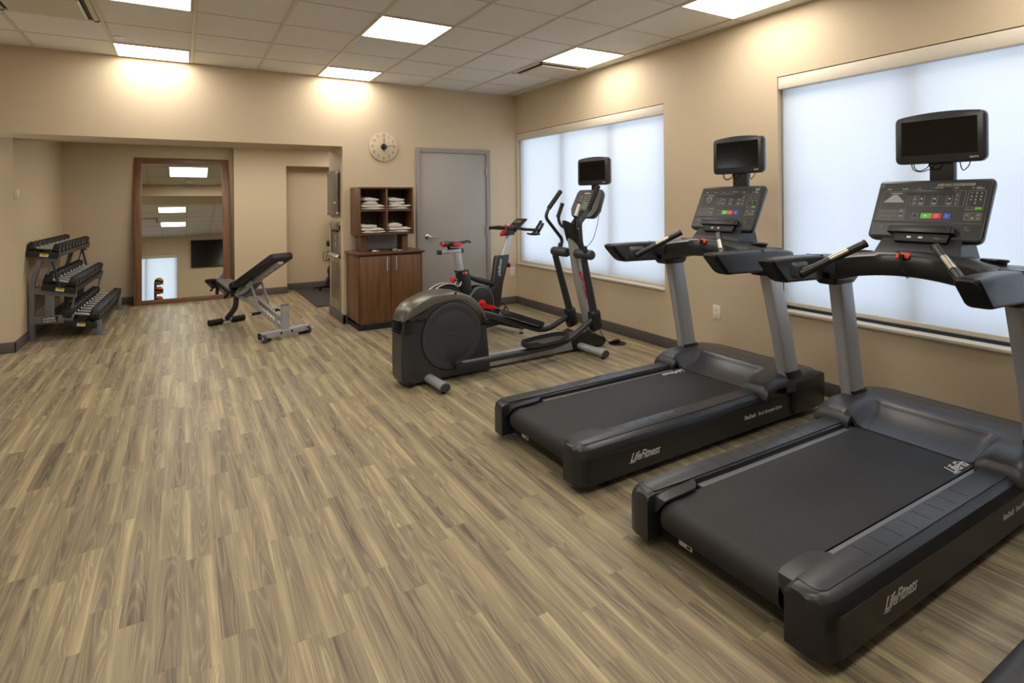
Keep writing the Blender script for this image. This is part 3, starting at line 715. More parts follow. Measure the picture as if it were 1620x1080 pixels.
    chev(0.213, 0.138, 0.005, True); chev(0.213, 0.126, 0.005, False); rect(0.167, 0.139, 0.007, 0.002, INK); rect(0.188, 0.121, 0.007, 0.004, INK)
    # start / stop / help keys
    fr(-0.060, 0.120, 0.024, 0.026, INKG); rect(-0.056, 0.128, 0.014, 0.010, INKD)
    rect(-0.022, 0.118, 0.045, 0.029, GREEN); rect(0.023, 0.118, 0.043, 0.029, REDK); rect(0.076, 0.118, 0.028, 0.029, BLUEK)
    m.prism([(-0.006, 0.126), (0.008, 0.1325), (-0.006, 0.139)], 'xy', zz + 0.0005, zz + 0.001, INK, 0, F)
    m.ring(F @ Vector((0.0445, 0.1325, zz + 0.0006)), F.to_3x3() @ Vector((0, 0, 1)), 0.0085, 0.0009, INK, 20, 6)
    m.prism([(0.040, 0.1315), (0.049, 0.1315), (0.049, 0.1335), (0.040, 0.1335)], 'xy', zz + 0.0005, zz + 0.001, INK, 0, F)
    m.text('?', 0.022, INK, F @ Matrix.Translation((0.0845, 0.1245, zz + 0.0006)), 0, 0.0004)
    for x, tt in ((-0.205, 'SPEED'), (-0.135, 'INCLINE'), (-0.065, 'TIME'), (0.095, 'PACE')): tx(x, 0.283, 0.0075, tt, INK)
    tx(0.012, 0.286, 0.0065, 'HEART RATE'); tx(0.012, 0.279, 0.0065, 'CALORIES BURNED'); tx(0.185, 0.286, 0.0065, 'TOTAL'); tx(0.185, 0.279, 0.0065, 'DISTANCE')
    m.ring(F @ Vector((0.0, 0.285, zz)), F.to_3x3() @ Vector((0, 0, 1)), 0.004, 0.0008, INKG, 14, 6); m.ring(F @ Vector((0.172, 0.285, zz)), F.to_3x3() @ Vector((0, 0, 1)), 0.004, 0.0008, INKG, 14, 6)
    rect(-0.206, 0.060, 0.026, 0.020, FACE); tx(-0.203, 0.066, 0.010, '<+A', INK); rect(0.165, 0.052, 0.034, 0.030, FACE); tx(0.170, 0.071, 0.008, '(iii)', INK); tx(0.169, 0.058, 0.008, '+ iFit'[:1] + ' USB', INK)
    m.build('keys_and_displays', con, label='white printed keys with green, red and blue buttons')
    # reading rack shelf and lower connector pod
    m = MB(); m.prism([(-0.145, 0.030), (0.145, 0.030), (0.140, 0.060), (0.130, 0.070), (-0.130, 0.070), (-0.140, 0.060)], 'xy', 0.002, 0.030, BLACK, 0.003, F)
    m.prism([(-0.128, 0.068), (0.128, 0.068), (0.120, 0.078), (-0.120, 0.078)], 'xy', 0.001, 0.018, CHAR2, 0.001, F)
    m.prism([(0.118, 0.028), (0.132, 0.028), (0.130, 0.062), (0.124, 0.062)], 'xy', 0.03, 0.036, INKD, 0.001, F); m.build('reading_rack', con)
    m = MB(); m.prism([(-0.105, -0.018), (0.120, -0.018), (0.128, 0.026), (-0.112, 0.026)], 'xy', -0.02, 0.022, INKD, 0.004, F)
    for x in (-0.05, 0.0): m.prism([(x, 0.0), (x + 0.018, 0.0), (x + 0.018, 0.010), (x, 0.010)], 'xy', 0.022, 0.0226, INK, 0, F)
    m.prism([(0.062, -0.004), (0.118, -0.004), (0.118, 0.008), (0.062, 0.008)], 'xy', 0.022, 0.024, FACE, 0.001, F); m.build('connector_pod', con)
    # screen on its bracket
    m = MB(); m.loft([[(1.76, y, z) for y, z in ((-0.06, 1.44), (0.045, 1.44), (0.045, 1.60), (-0.06, 1.60))], [(1.80, y, z) for y, z in ((-0.06, 1.40), (0.045, 1.40), (0.045, 1.62), (-0.06, 1.62))]], INKD, bev=0.003)
    m.b2((1.74, -0.06, 1.38), (1.80, 0.045, 1.46), BLACK, 0.005); m.b2((1.66, -0.12, 1.20), (1.76, 0.12, 1.44), BLACK, 0.02); m.build('screen_bracket', t)
    tv_unit(t, 1.742, 0.0, 1.695, 0.395, 0.250, 'HDTV')
    for y0, y1, dz in ((0.12, 0.05, -0.045), (0.13, 0.03, -0.05), (0.05, -0.01, -0.04), (-0.085, -0.125, -0.05)):
        m = MB(); m.tube([(1.765, y0, 1.575), (1.755, y0 - 0.01, 1.575 + dz * 0.7), (1.75, (y0 + y1) / 2, 1.575 + dz), (1.755, y1, 1.575 + dz * 0.6), (1.765, y1 - 0.005, 1.575)], 0.0025, INKD, 8, fil=0.02); m.build('screen_cable', t)
    return t
def tv_unit(t, x, y, z, W_, H_, txt, arch=0.012):
    def ol(g, dx, r=0.028):
        P = []
        n = 8
        w_, h_ = W_ / 2 - g, H_ / 2 - g
        for k in range(5):
            a = math.radians(-180 + 90 * k / 4); P.append((-w_ + r + r * math.cos(a), -h_ + r + r * math.sin(a)))
        for k in range(5):
            a = math.radians(-90 + 90 * k / 4); P.append((w_ - r + r * math.cos(a), -h_ + r + r * math.sin(a)))
        for k in range(5):
            a = math.radians(90 * k / 4); P.append((w_ - r + r * math.cos(a), h_ - r + r * math.sin(a)))
        for k in range(1, n):
            q = 1 - 2 * k / n; P.append((q * (w_ - r), h_ + arch * (1 - q * q)))
        for k in range(5):
            a = math.radians(90 + 90 * k / 4); P.append((-w_ + r + r * math.cos(a), h_ - r + r * math.sin(a)))
        # viewer's left is +y
        return [(x + dx, y - p, z + q_) for p, q_ in P]
    m = MB(); m.loft([ol(0.006, 0), ol(0.0, 0.006), ol(0.0, 0.034), ol(0.004, 0.040)], CHAR); e = m.build('screen_housing', t, 50)
    m = MB(); m.loft([ol(0.004, 0.036), ol(0.006, 0.055), ol(0.03, 0.068)], SILVER); m.build('back_shell', e, label='silver back shell')
    m = MB(); w_, h_ = W_ * 0.42, H_ * 0.37; m.b2((x - 0.0012, y - w_, z - h_ + 0.012), (x + 0.001, y + w_, z + h_ + 0.006), SCREEN); m.build('screen', e, label='black screen')
    m = MB(); m.text(txt, 0.012, INK, frame_mx((x - 0.0005, y - W_ * 0.34, z - H_ * 0.5 + 0.018), (0, -1, 0), (0, 0, 1)), 0, 0.0005, 1.1, bold=0.0003); m.build('badge', e)
make_treadmill('black treadmill in the foreground whose console picture is a white triangle', (1.58, 1.35, 0))
make_treadmill('middle black treadmill, between the foreground one and the elliptical, with a heart on its console', (1.58, 2.515, 0), math.radians(1.2))
make_treadmill('treadmill of which only the rear corner shows at the bottom right', (1.58, 0.19, 0))
#@@PART3
# ------------------------------------------------------------------ elliptical trainer
def make_elliptical():
    t = thing('elliptical_trainer', 'grey and silver elliptical trainer with a round flywheel housing, between cabinet and middle treadmill', 'elliptical trainer', (1.45, 4.10, 0), math.radians(3.5))
    outer = [(0.716, 0.03), (0.700, 0.22), (0.682, 0.40), (0.655, 0.50), (0.605, 0.570), (0.53, 0.632), (0.44, 0.670), (0.35, 0.686), (0.26, 0.686), (0.17, 0.672), (0.08, 0.642), (0.01, 0.605), (-0.035, 0.56), (-0.052, 0.50), (-0.066, 0.40), (-0.07, 0.20), (-0.066, 0.06), (-0.05, 0.03)]
    body = [(0.716, 0.03), (0.700, 0.22), (0.680, 0.39), (0.64, 0.48), (0.58, 0.555), (0.50, 0.605), (0.40, 0.632), (0.30, 0.632), (0.20, 0.608), (0.10, 0.562), (0.02, 0.525), (-0.045, 0.51), (-0.066, 0.40), (-0.07, 0.20), (-0.066, 0.06), (-0.05, 0.03)]
    def side(poly, hw, rear_taper, mt, bev, m):
        # loft across v with inset ends so the rear is rounded in plan
        secs = []; cx, cz = 0.33, 0.33
        for f, v in ((bev, -hw), (bev * 0.35, -hw + bev * 0.35), (0, -hw + bev), (0, hw - bev), (bev * 0.35, hw - bev * 0.35), (bev, hw)):
            sec = []
            for u, z in poly:
                d = math.hypot(u - cx, z - cz); k = f / max(d, 1e-3)
                uu = u - (u - cx) * k * (1 if u > 0 else 2.2); zz_ = z - (z - cz) * k if z > 0.04 else z
                sec.append((uu, v, zz_))
            secs.append(sec)
        m.loft(secs, mt)
    m = MB(); side([(0.33 + (a - 0.33) * 0.985, b if b < 0.05 else 0.33 + (b - 0.33) * 0.985) for a, b in outer], 0.118, 0, DGREY, 0.03, m); hb = m.build('flywheel_housing', t, 40)
    m = MB(); top = [p for p in outer if p[1] > (0.38 if p[0] > 0.3 else 0.49)] 
    inner = [p for p in body if p[1] > (0.38 if p[0] > 0.3 else 0.505)][::-1]
    band = top + [(a * 0.985 + 0.33 * 0.015, b - 0.004) for a, b in inner]
    secs = []
    for f, v in ((0.022, -0.119), (0.008, -0.112), (0.0, -0.09), (0.0, 0.09), (0.008, 0.112), (0.022, 0.119)):
        sec = []
        for i, (u, z) in enumerate(band):
            if i < len(top):
                d = math.hypot(u - 0.33, z - 0.33); sec.append((u - (u - 0.33) * f / d * (1 if u > 0 else 1.8), v, z - (z - 0.33) * f / d))
            else: sec.append((u, v, z))
        secs.append(sec)
    m.loft(secs, SHROUD); m.cyl((0.385, -0.112, 0.672), (0.385, -0.121, 0.672), 0.010, INKD, 14); m.cyl((0.695, -0.10, 0.40), (0.69, -0.122, 0.40), 0.007, INKD, 12)
    m.build('top_shroud', t, 60, label='bronze grey top shroud')
    for s in (1, -1):
        m = MB(); m.lathe([(0, 0.268), (0.004, 0.268), (0.004, 0.262)], (0.352, s * 0.117, 0.345), (0, s, 0), INKD, 56)
        m.lathe([(0, 0.260), (0.009, 0.259), (0.012, 0.252), (0.012, 0.200), (0.0112, 0.198), (0.0112, 0.196), (0.012, 0.194), (0.012, 0.024), (0.014, 0.022), (0.014, 0.014), (0.010, 0.012), (0.010, 0.001)], (0.352, s * 0.117, 0.345), (0, s, 0), CHAR2, 56)
        m.build('side_disc', t, 30)
    m = MB()
    for k in range(6):
        z = 0.495 - k * 0.018
        m.b2((-0.075, -0.075, z), (-0.05, 0.075, z + 0.006), INKD); m.b2((-0.045, -0.119, z), (0.025, -0.108, z + 0.006), INKD)
    m.build('cooling_slots', hb)
    for u, z in ((0.05, 0.505), (0.03, 0.10), (0.42, 0.045), (0.66, 0.05)):
        m = MB(); m.box((u, -0.1175, z), (0.018, 0.004, 0.010), INKD, 0.003); m.build('screw_recess', hb)
    for s in (1, -1):
        m = MB(); m.lathe([(-0.012, 0.030), (0.012, 0.030), (0.016, 0.022), (0.018, 0.010)], (0.01, s * 0.10, 0.031), (0, s, 0), BLACKM, 24); m.build('transport_wheel', t)
    # floor rail and feet
    m = MB(); m.loft([[(0.68, y, z) for y, z in ((-0.055, 0.02), (-0.055, 0.088), (-0.04, 0.098), (0.04, 0.098), (0.055, 0.088), (0.055, 0.02))], [(1.70, y, z) for y, z in ((-0.055, 0.02), (-0.055, 0.098), (-0.04, 0.108), (0.04, 0.108), (0.055, 0.098), (0.055, 0.02))]], SILVER)
    m.build('floor_rail', t, label='silver floor rail')
    for u, L0 in ((0.15, 0.385), (1.70, 0.41)):
        m = MB(); m.tube([(u, -L0, 0.048), (u, L0, 0.048)], 0.034, SILVER, 20, flat=(0.95, 1.2)); f = m.build('foot_tube', t, label='silver stabiliser tube')
        for s in (1, -1):
            m = MB(); m.tube([(u, s * (L0 - 0.002), 0.048), (u, s * (L0 + 0.010), 0.048)], [0.0345, 0.031], CHAR2, 20, flat=(0.95, 1.2)); m.cyl((u, s * (L0 - 0.03), 0.0), (u, s * (L0 - 0.03), 0.02), 0.018, BLACKM, 14); m.build('end_cap', f)
    m = MB(); m.loft([[(u, y, z) for u, z in ((1.64, 0.0), (1.615, 0.08), (1.60, 0.15), (1.62, 0.185), (1.66, 0.19), (1.72, 0.165), (1.90, 0.135), (2.03, 0.075), (2.035, 0.03), (1.98, 0.0))] for y in (-0.075, 0.075)], BLACK, bev=0.02)
    m.build('front_cover', t)
    # tower
    def osec(u, z, a, b, n=16): return [(u + a * math.cos(2 * PI * k / n), b * math.sin(2 * PI * k / n), z - 0.06 * math.cos(2 * PI * k / n)* (a / 0.07)) for k in range(n)]
    m = MB(); m.loft([osec(1.905, 0.12, 0.061, 0.052), osec(1.762, 0.60, 0.060, 0.050), osec(1.688, 1.02, 0.060, 0.048)], SILVER); tw = m.build('tower', t, label='silver tower tube')
    m = MB(); script_logo(m, (1.722, -0.0530, 0.735), (0.28, 0.0, -0.96), (0.96, 0, 0.28), 0.082, RED, 0.002); m.build('tower_lettering', tw, label='red brand lettering')
    m = MB(); m.loft([osec(1.700, 0.985, 0.078, 0.070, 20), osec(1.690, 1.06, 0.088, 0.082, 20), osec(1.682, 1.125, 0.098, 0.088, 20), osec(1.682, 1.128, 0.085, 0.075, 20), osec(1.684, 1.10, 0.08, 0.07, 20)], BLACK); m.build('tower_collar', t)
    # moving arms : pivot cover, lower arm, joint block, pedal beam, upper handle
    for s, bl, path, hp, crank in ((-1, (1.765, 0.30), [(0.352, 0.138), (0.90, 0.130), (1.32, 0.140), (1.47, 0.170), (1.765, 0.325)], [(1.640, 0.93), (1.600, 1.00), (1.585, 1.215), (1.685, 1.295), (1.785, 1.515)], (0.352, 0.135)),
                                  (1, (1.825, 0.255), [(0.352, 0.555), (0.86, 0.400), (1.44, 0.178), (1.56, 0.176), (1.82, 0.275)], [(1.715, 0.93), (1.745, 1.01), (1.535, 1.235), (1.575, 1.315), (1.735, 1.475)], (0.352, 0.555))):
        v = s * 0.205
        a_ = MB(); pu = 1.675
        a_.cyl((pu, s * 0.055, 0.902), (pu, s * 0.285, 0.902), 0.045, CHAR2, 24, 0.022); a_.build('pivot_cover', t)
        m = MB(); m.tube([(pu - 0.035, v, 0.87), (bl[0] - 0.01, v, bl[1] + 0.06)], [0.031, 0.036], DGREY, 16); ar = m.build('swing_arm', t)
        m = MB(); d = Vector((bl[0] - pu, 0, bl[1] - 0.9)).normalized()
        mxb = frame_mx((bl[0], v, bl[1]), (0, 1, 0), -d)
        m.loft([[mxb @ Vector((x, y, z)) for x, y in rrect(0.082, 0.195, 0.035, 4)] for z in (-0.05, 0.05)], BLACK, bev=0.015)
        m.b2((bl[0] - 0.058, v - 0.02, bl[1] - 0.05), (bl[0] - 0.04, v + 0.02, bl[1] + 0.035), INKD, 0.006); m.build('joint_block', ar)
        m = MB(); m.tube([(u, v, z) for u, z in path], [0.024] + [0.0265] * 60, DGREY, 16, fil=0.15) if False else m.tube(fillet([(u, v, z) for u, z in path], 0.12), 0.0265, DGREY, 16)
        m.cyl((crank[0], v - 0.035, crank[1]), (crank[0], v + 0.035, crank[1]), 0.036, BLACK, 24, 0.01); pb = m.build('pedal_beam', t)
        # crank arm hidden behind the beam end
        m = MB(); m.cyl((crank[0], s * 0.13, crank[1]), (crank[0], s * 0.2, crank[1]), 0.016, BLACK, 12); m.build('crank_pin', t)
        # foot pedal: sunken tray with raised rim
        if s < 0: c, ang = Vector((1.20, v + 0.0, 0.176)), math.radians(2)
        else: c, ang = Vector((1.245, v, 0.285)), math.radians(-21)
        ex = Vector((math.cos(ang), 0, math.sin(ang))); mp = frame_mx(c, ex, (0, 1, 0))
        plan = []
        for k in range(24):
            a = 2 * PI * k / 24; ca, sa = math.cos(a), math.sin(a)
            x = 0.235 * (abs(ca) ** 0.7) * (1 if ca > 0 else -1); y = (0.088 if x > 0 else 0.082) * (abs(sa) ** 0.6) * (1 if sa > 0 else -1)
            plan.append((x, y))
        m = MB(); H0 = lambda x: 0.052 if x > -0.1 else 0.045
        def notch(x, y): return 0.022 if (y * s > 0.05 and -0.12 < x < 0.14) else 0.0
        R_ = [[(x * 0.93, y * 0.9, 0.0) for x, y in plan], [(x, y, 0.012) for x, y in plan], [(x, y, 0.052 - notch(x, y)) for x, y in plan], [(x * 0.975, y * 0.94, 0.052 - notch(x, y)) for x, y in plan], [(x * 0.96, y * 0.92, 0.016) for x, y in plan]]
        m.loft([[mp @ Vector(p) for p in r] for r in R_], CHAR); pe = m.build('foot_pedal', pb, 40)
        m = MB(); m.prism([(x * 0.94, y * 0.88) for x, y in plan], 'xy', 0.0155, 0.018, MATM, 0, mp); m.build('pedal_pad', pe)
        m = MB(); q = fillet([(u, s * 0.22, z) for u, z in hp[:4]], 0.09); m.tube(q + [Vector((hp[4][0], s * 0.24, hp[4][1]))], 0.0165, DGREY, 14); hd = m.build('moving_handle', t)
        e0 = Vector((hp[3][0], s * 0.2205, hp[3][1])); e1 = Vector((hp[4][0], s * 0.241, hp[4][1])); m = MB(); m.tube([e0 + (e1 - e0) * 0.03, e1], 0.0225, BLACKM, 16); m.cyl(e1 - (e1 - e0) * 0.02, e1 + (e1 - e0) * 0.04, 0.023, BLACKM, 16, 0.006); m.build('foam_grip', hd)
        m = MB(); m.lathe([(0, 0.026), (0.035, 0.022), (0.05, 0.018)], (hp[0][0], s * 0.22, 0.932), (0, 0, 1), BLACK, 16); m.build('handle_socket', hd)
        f0 = [(1.68, s * 0.05, 1.115), (1.625, s * 0.11, 1.160), (1.612, s * 0.125, 1.235), (1.665, s * 0.125, 1.355)]
        m = MB(); m.tube(fillet(f0, 0.06), 0.0145, BLACK, 12); fh = m.build('fixed_handle', t)
        a, b = Vector(f0[2]), Vector(f0[3]); m = MB(); m.tube([a + (b - a) * 0.1, b], 0.0185, BLACKM if s > 0 else SILVER2, 14); m.cyl(b - (b - a) * 0.01, b + (b - a) * 0.07, 0.022, BLACKM, 14, 0.005); m.cyl(a, a + (b - a) * 0.12, 0.021, BLACKM, 14, 0.005); m.build('pulse_sensor', fh)
    # console, screen
    m = MB(); m.loft([[(1.66 + px, py, 1.11) for px, py in rrect(0.10, 0.09, 0.03)], [(1.86 + px, py, 1.30) for px, py in rrect(0.10, 0.10, 0.03)]], BLACK); m.build('console_neck', t)
    fo = Vector((1.795, 0, 1.245)); uy = Vector((0.115, 0, 0.25)).normalized(); F = frame_mx(fo, (0, -1, 0), uy)
    P = [(-0.15, 0.0), (-0.125, -0.012), (0.125, -0.012), (0.15, 0.0), (0.19, 0.07), (0.175, 0.245), (0.150, 0.275), (-0.150, 0.275), (-0.175, 0.245), (-0.19, 0.07)]
    m = MB(); m.loft([[F @ Vector((x * k, y + (0.1 - y) * (1 - k), z)) for x, y in P] for k, z in ((0.85, -0.075), (0.98, -0.045), (1.0, -0.01), (0.975, 0.0))], CHAR2); con = m.build('console', t, 45)
    m = MB(); m.prism([(x * 0.80, 0.02 + y * 0.84) for x, y in P], 'xy', 0.0, 0.0015, FACE, 0, F)
    m.build('face_panel', con)
    m = MB(); m.text('LifeFitness', 0.026, INK, F @ Matrix.Translation((-0.06, 0.226, 0.0016)), 0.35, 0.0006, 0.8, bold=0.0004)
    def rect(x, y, w_, h_, mt): m.prism([(x, y), (x + w_, y), (x + w_, y + h_), (x, y + h_)], 'xy', 0.0016, 0.0022, mt, 0, F)
    for r_ in range(3):
        for c_ in range(3): rect(-0.11 + c_ * 0.065, 0.200 - r_ * 0.022, 0.040, 0.0030, INKG)
    for r_ in range(4):
        for c_ in range(3): rect(-0.05 + c_ * 0.032, 0.125 - r_ * 0.024, 0.020, 0.012, INKG if (r_ + c_) % 2 else GREEN)
    m.build('keys', con, label='green and grey keys')
    m = MB(); m.b2((1.955, -0.035, 1.46), (1.99, 0.035, 1.60), INKD, 0.005); m.build('screen_bracket', t)
    tv_unit(t, 1.935, 0.0, 1.665, 0.425, 0.258, 'HDTV')
    m = MB(); m.tube([(1.96, -0.02, 1.45), (1.93, -0.10, 1.40), (1.90, -0.12, 1.20), (1.84, -0.11, 1.02), (1.80, -0.06, 0.95)], 0.003, INKD, 8, fil=0.06); m.build('cable', t)
    m = MB(); m.tube([(1.90, -0.10, 0.22), (1.97, -0.09, 0.10), (2.05, -0.06, 0.04), (2.10, -0.05, 0.012), (2.16, -0.07, 0.012)], 0.004, INKD, 8, fil=0.05); m.build('power_cord', t)
    return t
make_elliptical()
# floor outlet and plug beside the elliptical
t = thing('floor_outlet', 'black round floor outlet with a plugged in coiled cord, right of the elliptical', 'floor outlet', (3.62, 4.15, 0))
m = MB(); m.lathe([(0, 0.085), (0.004, 0.083), (0.006, 0.06), (0.006, 0.001)], (0, 0, 0), (0, 0, 1), BLACKM, 32); m.build('cover_plate', t)
m = MB(); m.box((0.0, 0.0, 0.022), (0.05, 0.03, 0.03), INKD, 0.006); m.box((-0.05, 0.01, 0.018), (0.045, 0.026, 0.022), INKD, 0.006); m.tube([(-0.07, 0.01, 0.02), (-0.04, -0.03, 0.04), (0.0, -0.02, 0.045), (0.02, 0.03, 0.03), (-0.03, 0.05, 0.02), (-0.09, 0.02, 0.012)], 0.0045, INKD, 8, fil=0.03); m.build('plug', t)

# ------------------------------------------------------------------ indoor cycling bike
def make_bike():
    t = thing('indoor_cycling_bike', 'black and red indoor cycling bike in front of the grey door', 'exercise bike', (3.065, 5.28, 0), math.radians(17)); t.scale = (1.025, 1.025, 1.03)
    m = MB(); m.prism([(-0.74, 0.66), (-0.765, 0.685), (-0.61, 0.685), (-0.585, 0.60), (-0.560, 0.455), (-0.30, 0.445), (-0.255, 0.50), (-0.205, 0.76), (-0.185, 0.785), (-0.02, 0.785), (-0.03, 0.72), (-0.115, 0.50), (-0.185, 0.16), (-0.22, 0.10), (-0.36, 0.10), (-0.62, 0.20), (-0.70, 0.34), (-0.71, 0.52)], 'xz', -0.032, 0.032, BLACK, 0.012); fr_ = m.build('frame', t)
    m = MB(); m.tube(fillet([(-0.62, 0, 0.625), (-0.50, 0, 0.575), (-0.25, 0, 0.50)], 0.05), [0.022, 0.030], BLACK, 12, flat=(1, 0.8)); m.build('top_tube', t)
    m = MB(); script_logo(m, (-0.172, -0.0335, 0.57), (0.17, 0, 0.985), (-0.985, 0, 0.17), 0.052, INK, 0.001); m.build('frame_lettering', fr_, label='white lettering')
    # belt guard and crank
    for s in (1, -1):
        m = MB(); m.lathe([(0, 0.19), (0.012, 0.19), (0.022, 0.182), (0.024, 0.178), (0.026, 0.001)], (-0.47, s * 0.032, 0.32), (0, s, 0), BLACK, 44); m.ring((-0.47, s * 0.0565, 0.32), (0, 1, 0), 0.176, 0.0018, INKG, 44, 6); m.build('belt_guard', t, 30)
        cz, cu = ((0.275, -0.30) if s < 0 else (0.365, -0.64))
        m = MB(); m.lathe([(0, 0.052), (0.012, 0.052), (0.016, 0.046), (0.016, 0.001)], (-0.47, s * 0.058, 0.32), (0, s, 0), RED, 28)
        m.loft([[(-0.49, s * v, z) for v, z in ((0.072, 0.295), (0.090, 0.295), (0.090, 0.345), (0.072, 0.345))], [(cu, s * v, cz + dz) for v, dz in ((0.080, -0.016), (0.096, -0.016), (0.096, 0.016), (0.080, 0.016))]], RED, bev=0.003); cr = m.build('crank_arm', t, label='red crank arm')
        m = MB(); pc = Vector((cu + 0.03, s * 0.155, cz - 0.03)); m.loft([[pc + Vector((a, b, 0.012 + 0.5 * -a * 0.6)) for a, b in rrect(0.10, 0.085, 0.02, 3)], [pc + Vector((a, b, -0.014 - a * 0.3)) for a, b in rrect(0.10, 0.085, 0.02, 3)]], CHROME, bev=0.003)
        m.cyl((cu, s * 0.09, cz), (cu + 0.01, s * 0.16, cz - 0.01), 0.009, CHROME, 12); pd = m.build('pedal', cr)
        m = MB(); m.tube([pc + Vector((-0.04, -0.05, 0.0)), pc + Vector((0.0, -0.055, 0.055)), pc + Vector((0.02, 0.0, 0.075)), pc + Vector((0.0, 0.055, 0.055)), pc + Vector((-0.04, 0.05, 0.0))], 0.007, BLACKM, 8, fil=0.04)
        m.tube([pc + Vector((0.06, -0.03, 0.0)), pc + Vector((0.05, 0, 0.05)), pc + Vector((0.06, 0.03, 0.0))], 0.006, BLACKM, 8, fil=0.03); m.build('toe_cage', pd)
    # flywheel with silver edged guard
    m = MB(); m.lathe([(-0.022, 0.235), (-0.022, 0.25), (-0.018, 0.256), (0.018, 0.256), (0.022, 0.25), (0.022, 0.235), (0.008, 0.20), (0.008, 0.05), (0.03, 0.045), (0.03, 0.001)], (-0.90, 0, 0.315), (0, 1, 0), DGREY, 56); m.build('flywheel', t, 30)
    m = MB(); arc = [(-0.90 + 0.272 * math.cos(math.radians(a)), 0.315 + 0.262 * math.sin(math.radians(a))) for a in range(185, 60, -5)]
    arc += [(-0.755, 0.535), (-0.735, 0.540), (-0.715, 0.575)]
    for s in (-1, 1): m.tube([(u, s * 0.036, z) for u, z in arc], 0.006, SILVER2, 8)
    m.loft([[(u, -0.036, z), (u, 0.036, z), (u, 0.036, z - 0.006), (u, -0.036, z - 0.006)] for u, z in arc], CHAR2); m.build('flywheel_guard', t, 60, label='silver edged guard')
    # rear seat post and saddle
    m = MB(); m.loft([[(-0.70 + px, py, 0.66) for px, py in rrect(0.082, 0.036, 0.006, 2)], [(-0.738 + px, py, 0.862) for px, py in rrect(0.082, 0.036, 0.006, 2)]], SILVER2)
    for k in range(7): m.cyl((-0.708 - k * 0.0055, -0.0182, 0.70 + k * 0.022), (-0.708 - k * 0.0055, -0.0188, 0.70 + k * 0.022), 0.003, INKD, 8)
    m.build('seat_post', t, label='silver seat post')
    m = MB(); m.b2((-0.945, -0.024, 0.856), (-0.695, 0.024, 0.892), SILVER2, 0.004); sl = m.build('seat_slider', t, label='silver slider')
    for a, b in ((-0.972, -0.943), (-0.698, -0.672)):
        m = MB(); m.b2((a, -0.027, 0.852), (b, 0.027, 0.896), BLACK, 0.007); m.build('slider_cap', sl)
    m = MB(); prof = [(-0.905, 0.045, 0.955), (-0.895, 0.072, 0.972), (-0.86, 0.088, 0.978), (-0.80, 0.082, 0.972), (-0.74, 0.055, 0.964), (-0.68, 0.034, 0.966), (-0.61, 0.026, 0.974), (-0.575, 0.022, 0.972), (-0.565, 0.014, 0.962)]
    m.loft([[(u, w_ * math.cos(2 * PI * k / 14), z - 0.018 + (0.014 if math.sin(2 * PI * k / 14) > 0 else 0.034 * max(0.25, (w_ / 0.088))) * math.sin(2 * PI * k / 14)) for k in range(14)] for u, w_, z in prof], VINYL); sd = m.build('saddle', t, 60)
    for s in (1, -1):
        m = MB(); m.loft([[(u, s * (v0 + r * 0.25 * math.cos(a)), z + r * math.sin(a)) for a in [2 * PI * k / 10 for k in range(10)]] for u, v0, z, r in ((-0.86, 0.082, 0.950, 0.012), (-0.835, 0.085, 0.945, 0.016), (-0.79, 0.081, 0.942, 0.018), (-0.74, 0.062, 0.938, 0.014), (-0.72, 0.052, 0.942, 0.008))], RED); m.build('saddle_side', sd, 60, label='red side panel')
    m = MB(); m.lathe([(0, 0.020), (0.02, 0.018)], (-0.905, 0, 0.948), (-1, 0, 0), RED, 14); m.tube([(-0.86, 0, 0.935), (-0.83, 0, 0.90)], 0.014, BLACK, 10); m.tube([(-0.60, 0.01, 0.955), (-0.70, 0.02, 0.915), (-0.80, 0.02, 0.915)], 0.004, BLACK, 8, fil=0.03); m.b2((-0.84, -0.02, 0.89), (-0.73, 0.02, 0.905), BLACK, 0.004); m.build('saddle_clamp', sd)
    # front post, head, bars
    m = MB(); m.loft([[(-0.085 + px, py, 0.76) for px, py in rrect(0.072, 0.034, 0.006, 2)], [(0.022 + px, py, 1.00) for px, py in rrect(0.072, 0.034, 0.006, 2)]], SILVER2)
    for k in range(8): m.cyl((-0.055 + k * 0.0088, -0.0172, 0.80 + k * 0.021), (-0.055 + k * 0.0088, -0.0178, 0.80 + k * 0.021), 0.003, INKG, 8)
    m.build('handlebar_post', t, label='silver handlebar post')
    m = MB(); m.b2((-0.09, -0.028, 0.985), (0.075, 0.028, 1.035), BLACK, 0.010); m.b2((-0.05, -0.02, 1.03), (0.02, 0.02, 1.06), BLACK, 0.006); hd = m.build('bar_slider', t)
    m = MB(); m.tube([(-0.10, -0.0, 1.00), (-0.085, -0.035, 1.02), (-0.075, -0.04, 1.08), (-0.085, -0.04, 1.10)], 0.009, RED, 10, fil=0.02); m.cyl((-0.115, 0, 1.0), (-0.09, 0, 1.0), 0.022, RED, 16, 0.005); m.build('clamp_lever', hd, label='red lever')
    m = MB(); m.tube(fillet([(-0.02, -0.20, 1.06), (-0.02, -0.10, 1.07), (-0.02, 0.10, 1.07), (-0.02, 0.20, 1.06)], 0.05), 0.015, BLACK, 12)
    for s in (1, -1):
        m.tube(fillet([(-0.02, s * 0.16, 1.068), (0.0, s * 0.215, 1.055), (0.12, s * 0.225, 1.045), (0.25, s * 0.21, 1.035)], 0.05), 0.016, BLACKM, 12)
        m.tube(fillet([(-0.15, s * 0.13, 1.065), (-0.02, s * 0.13, 1.07), (0.02, s * 0.13, 1.07)], 0.03), 0.017, BLACKM, 12)
    hb = m.build('handlebar', t)
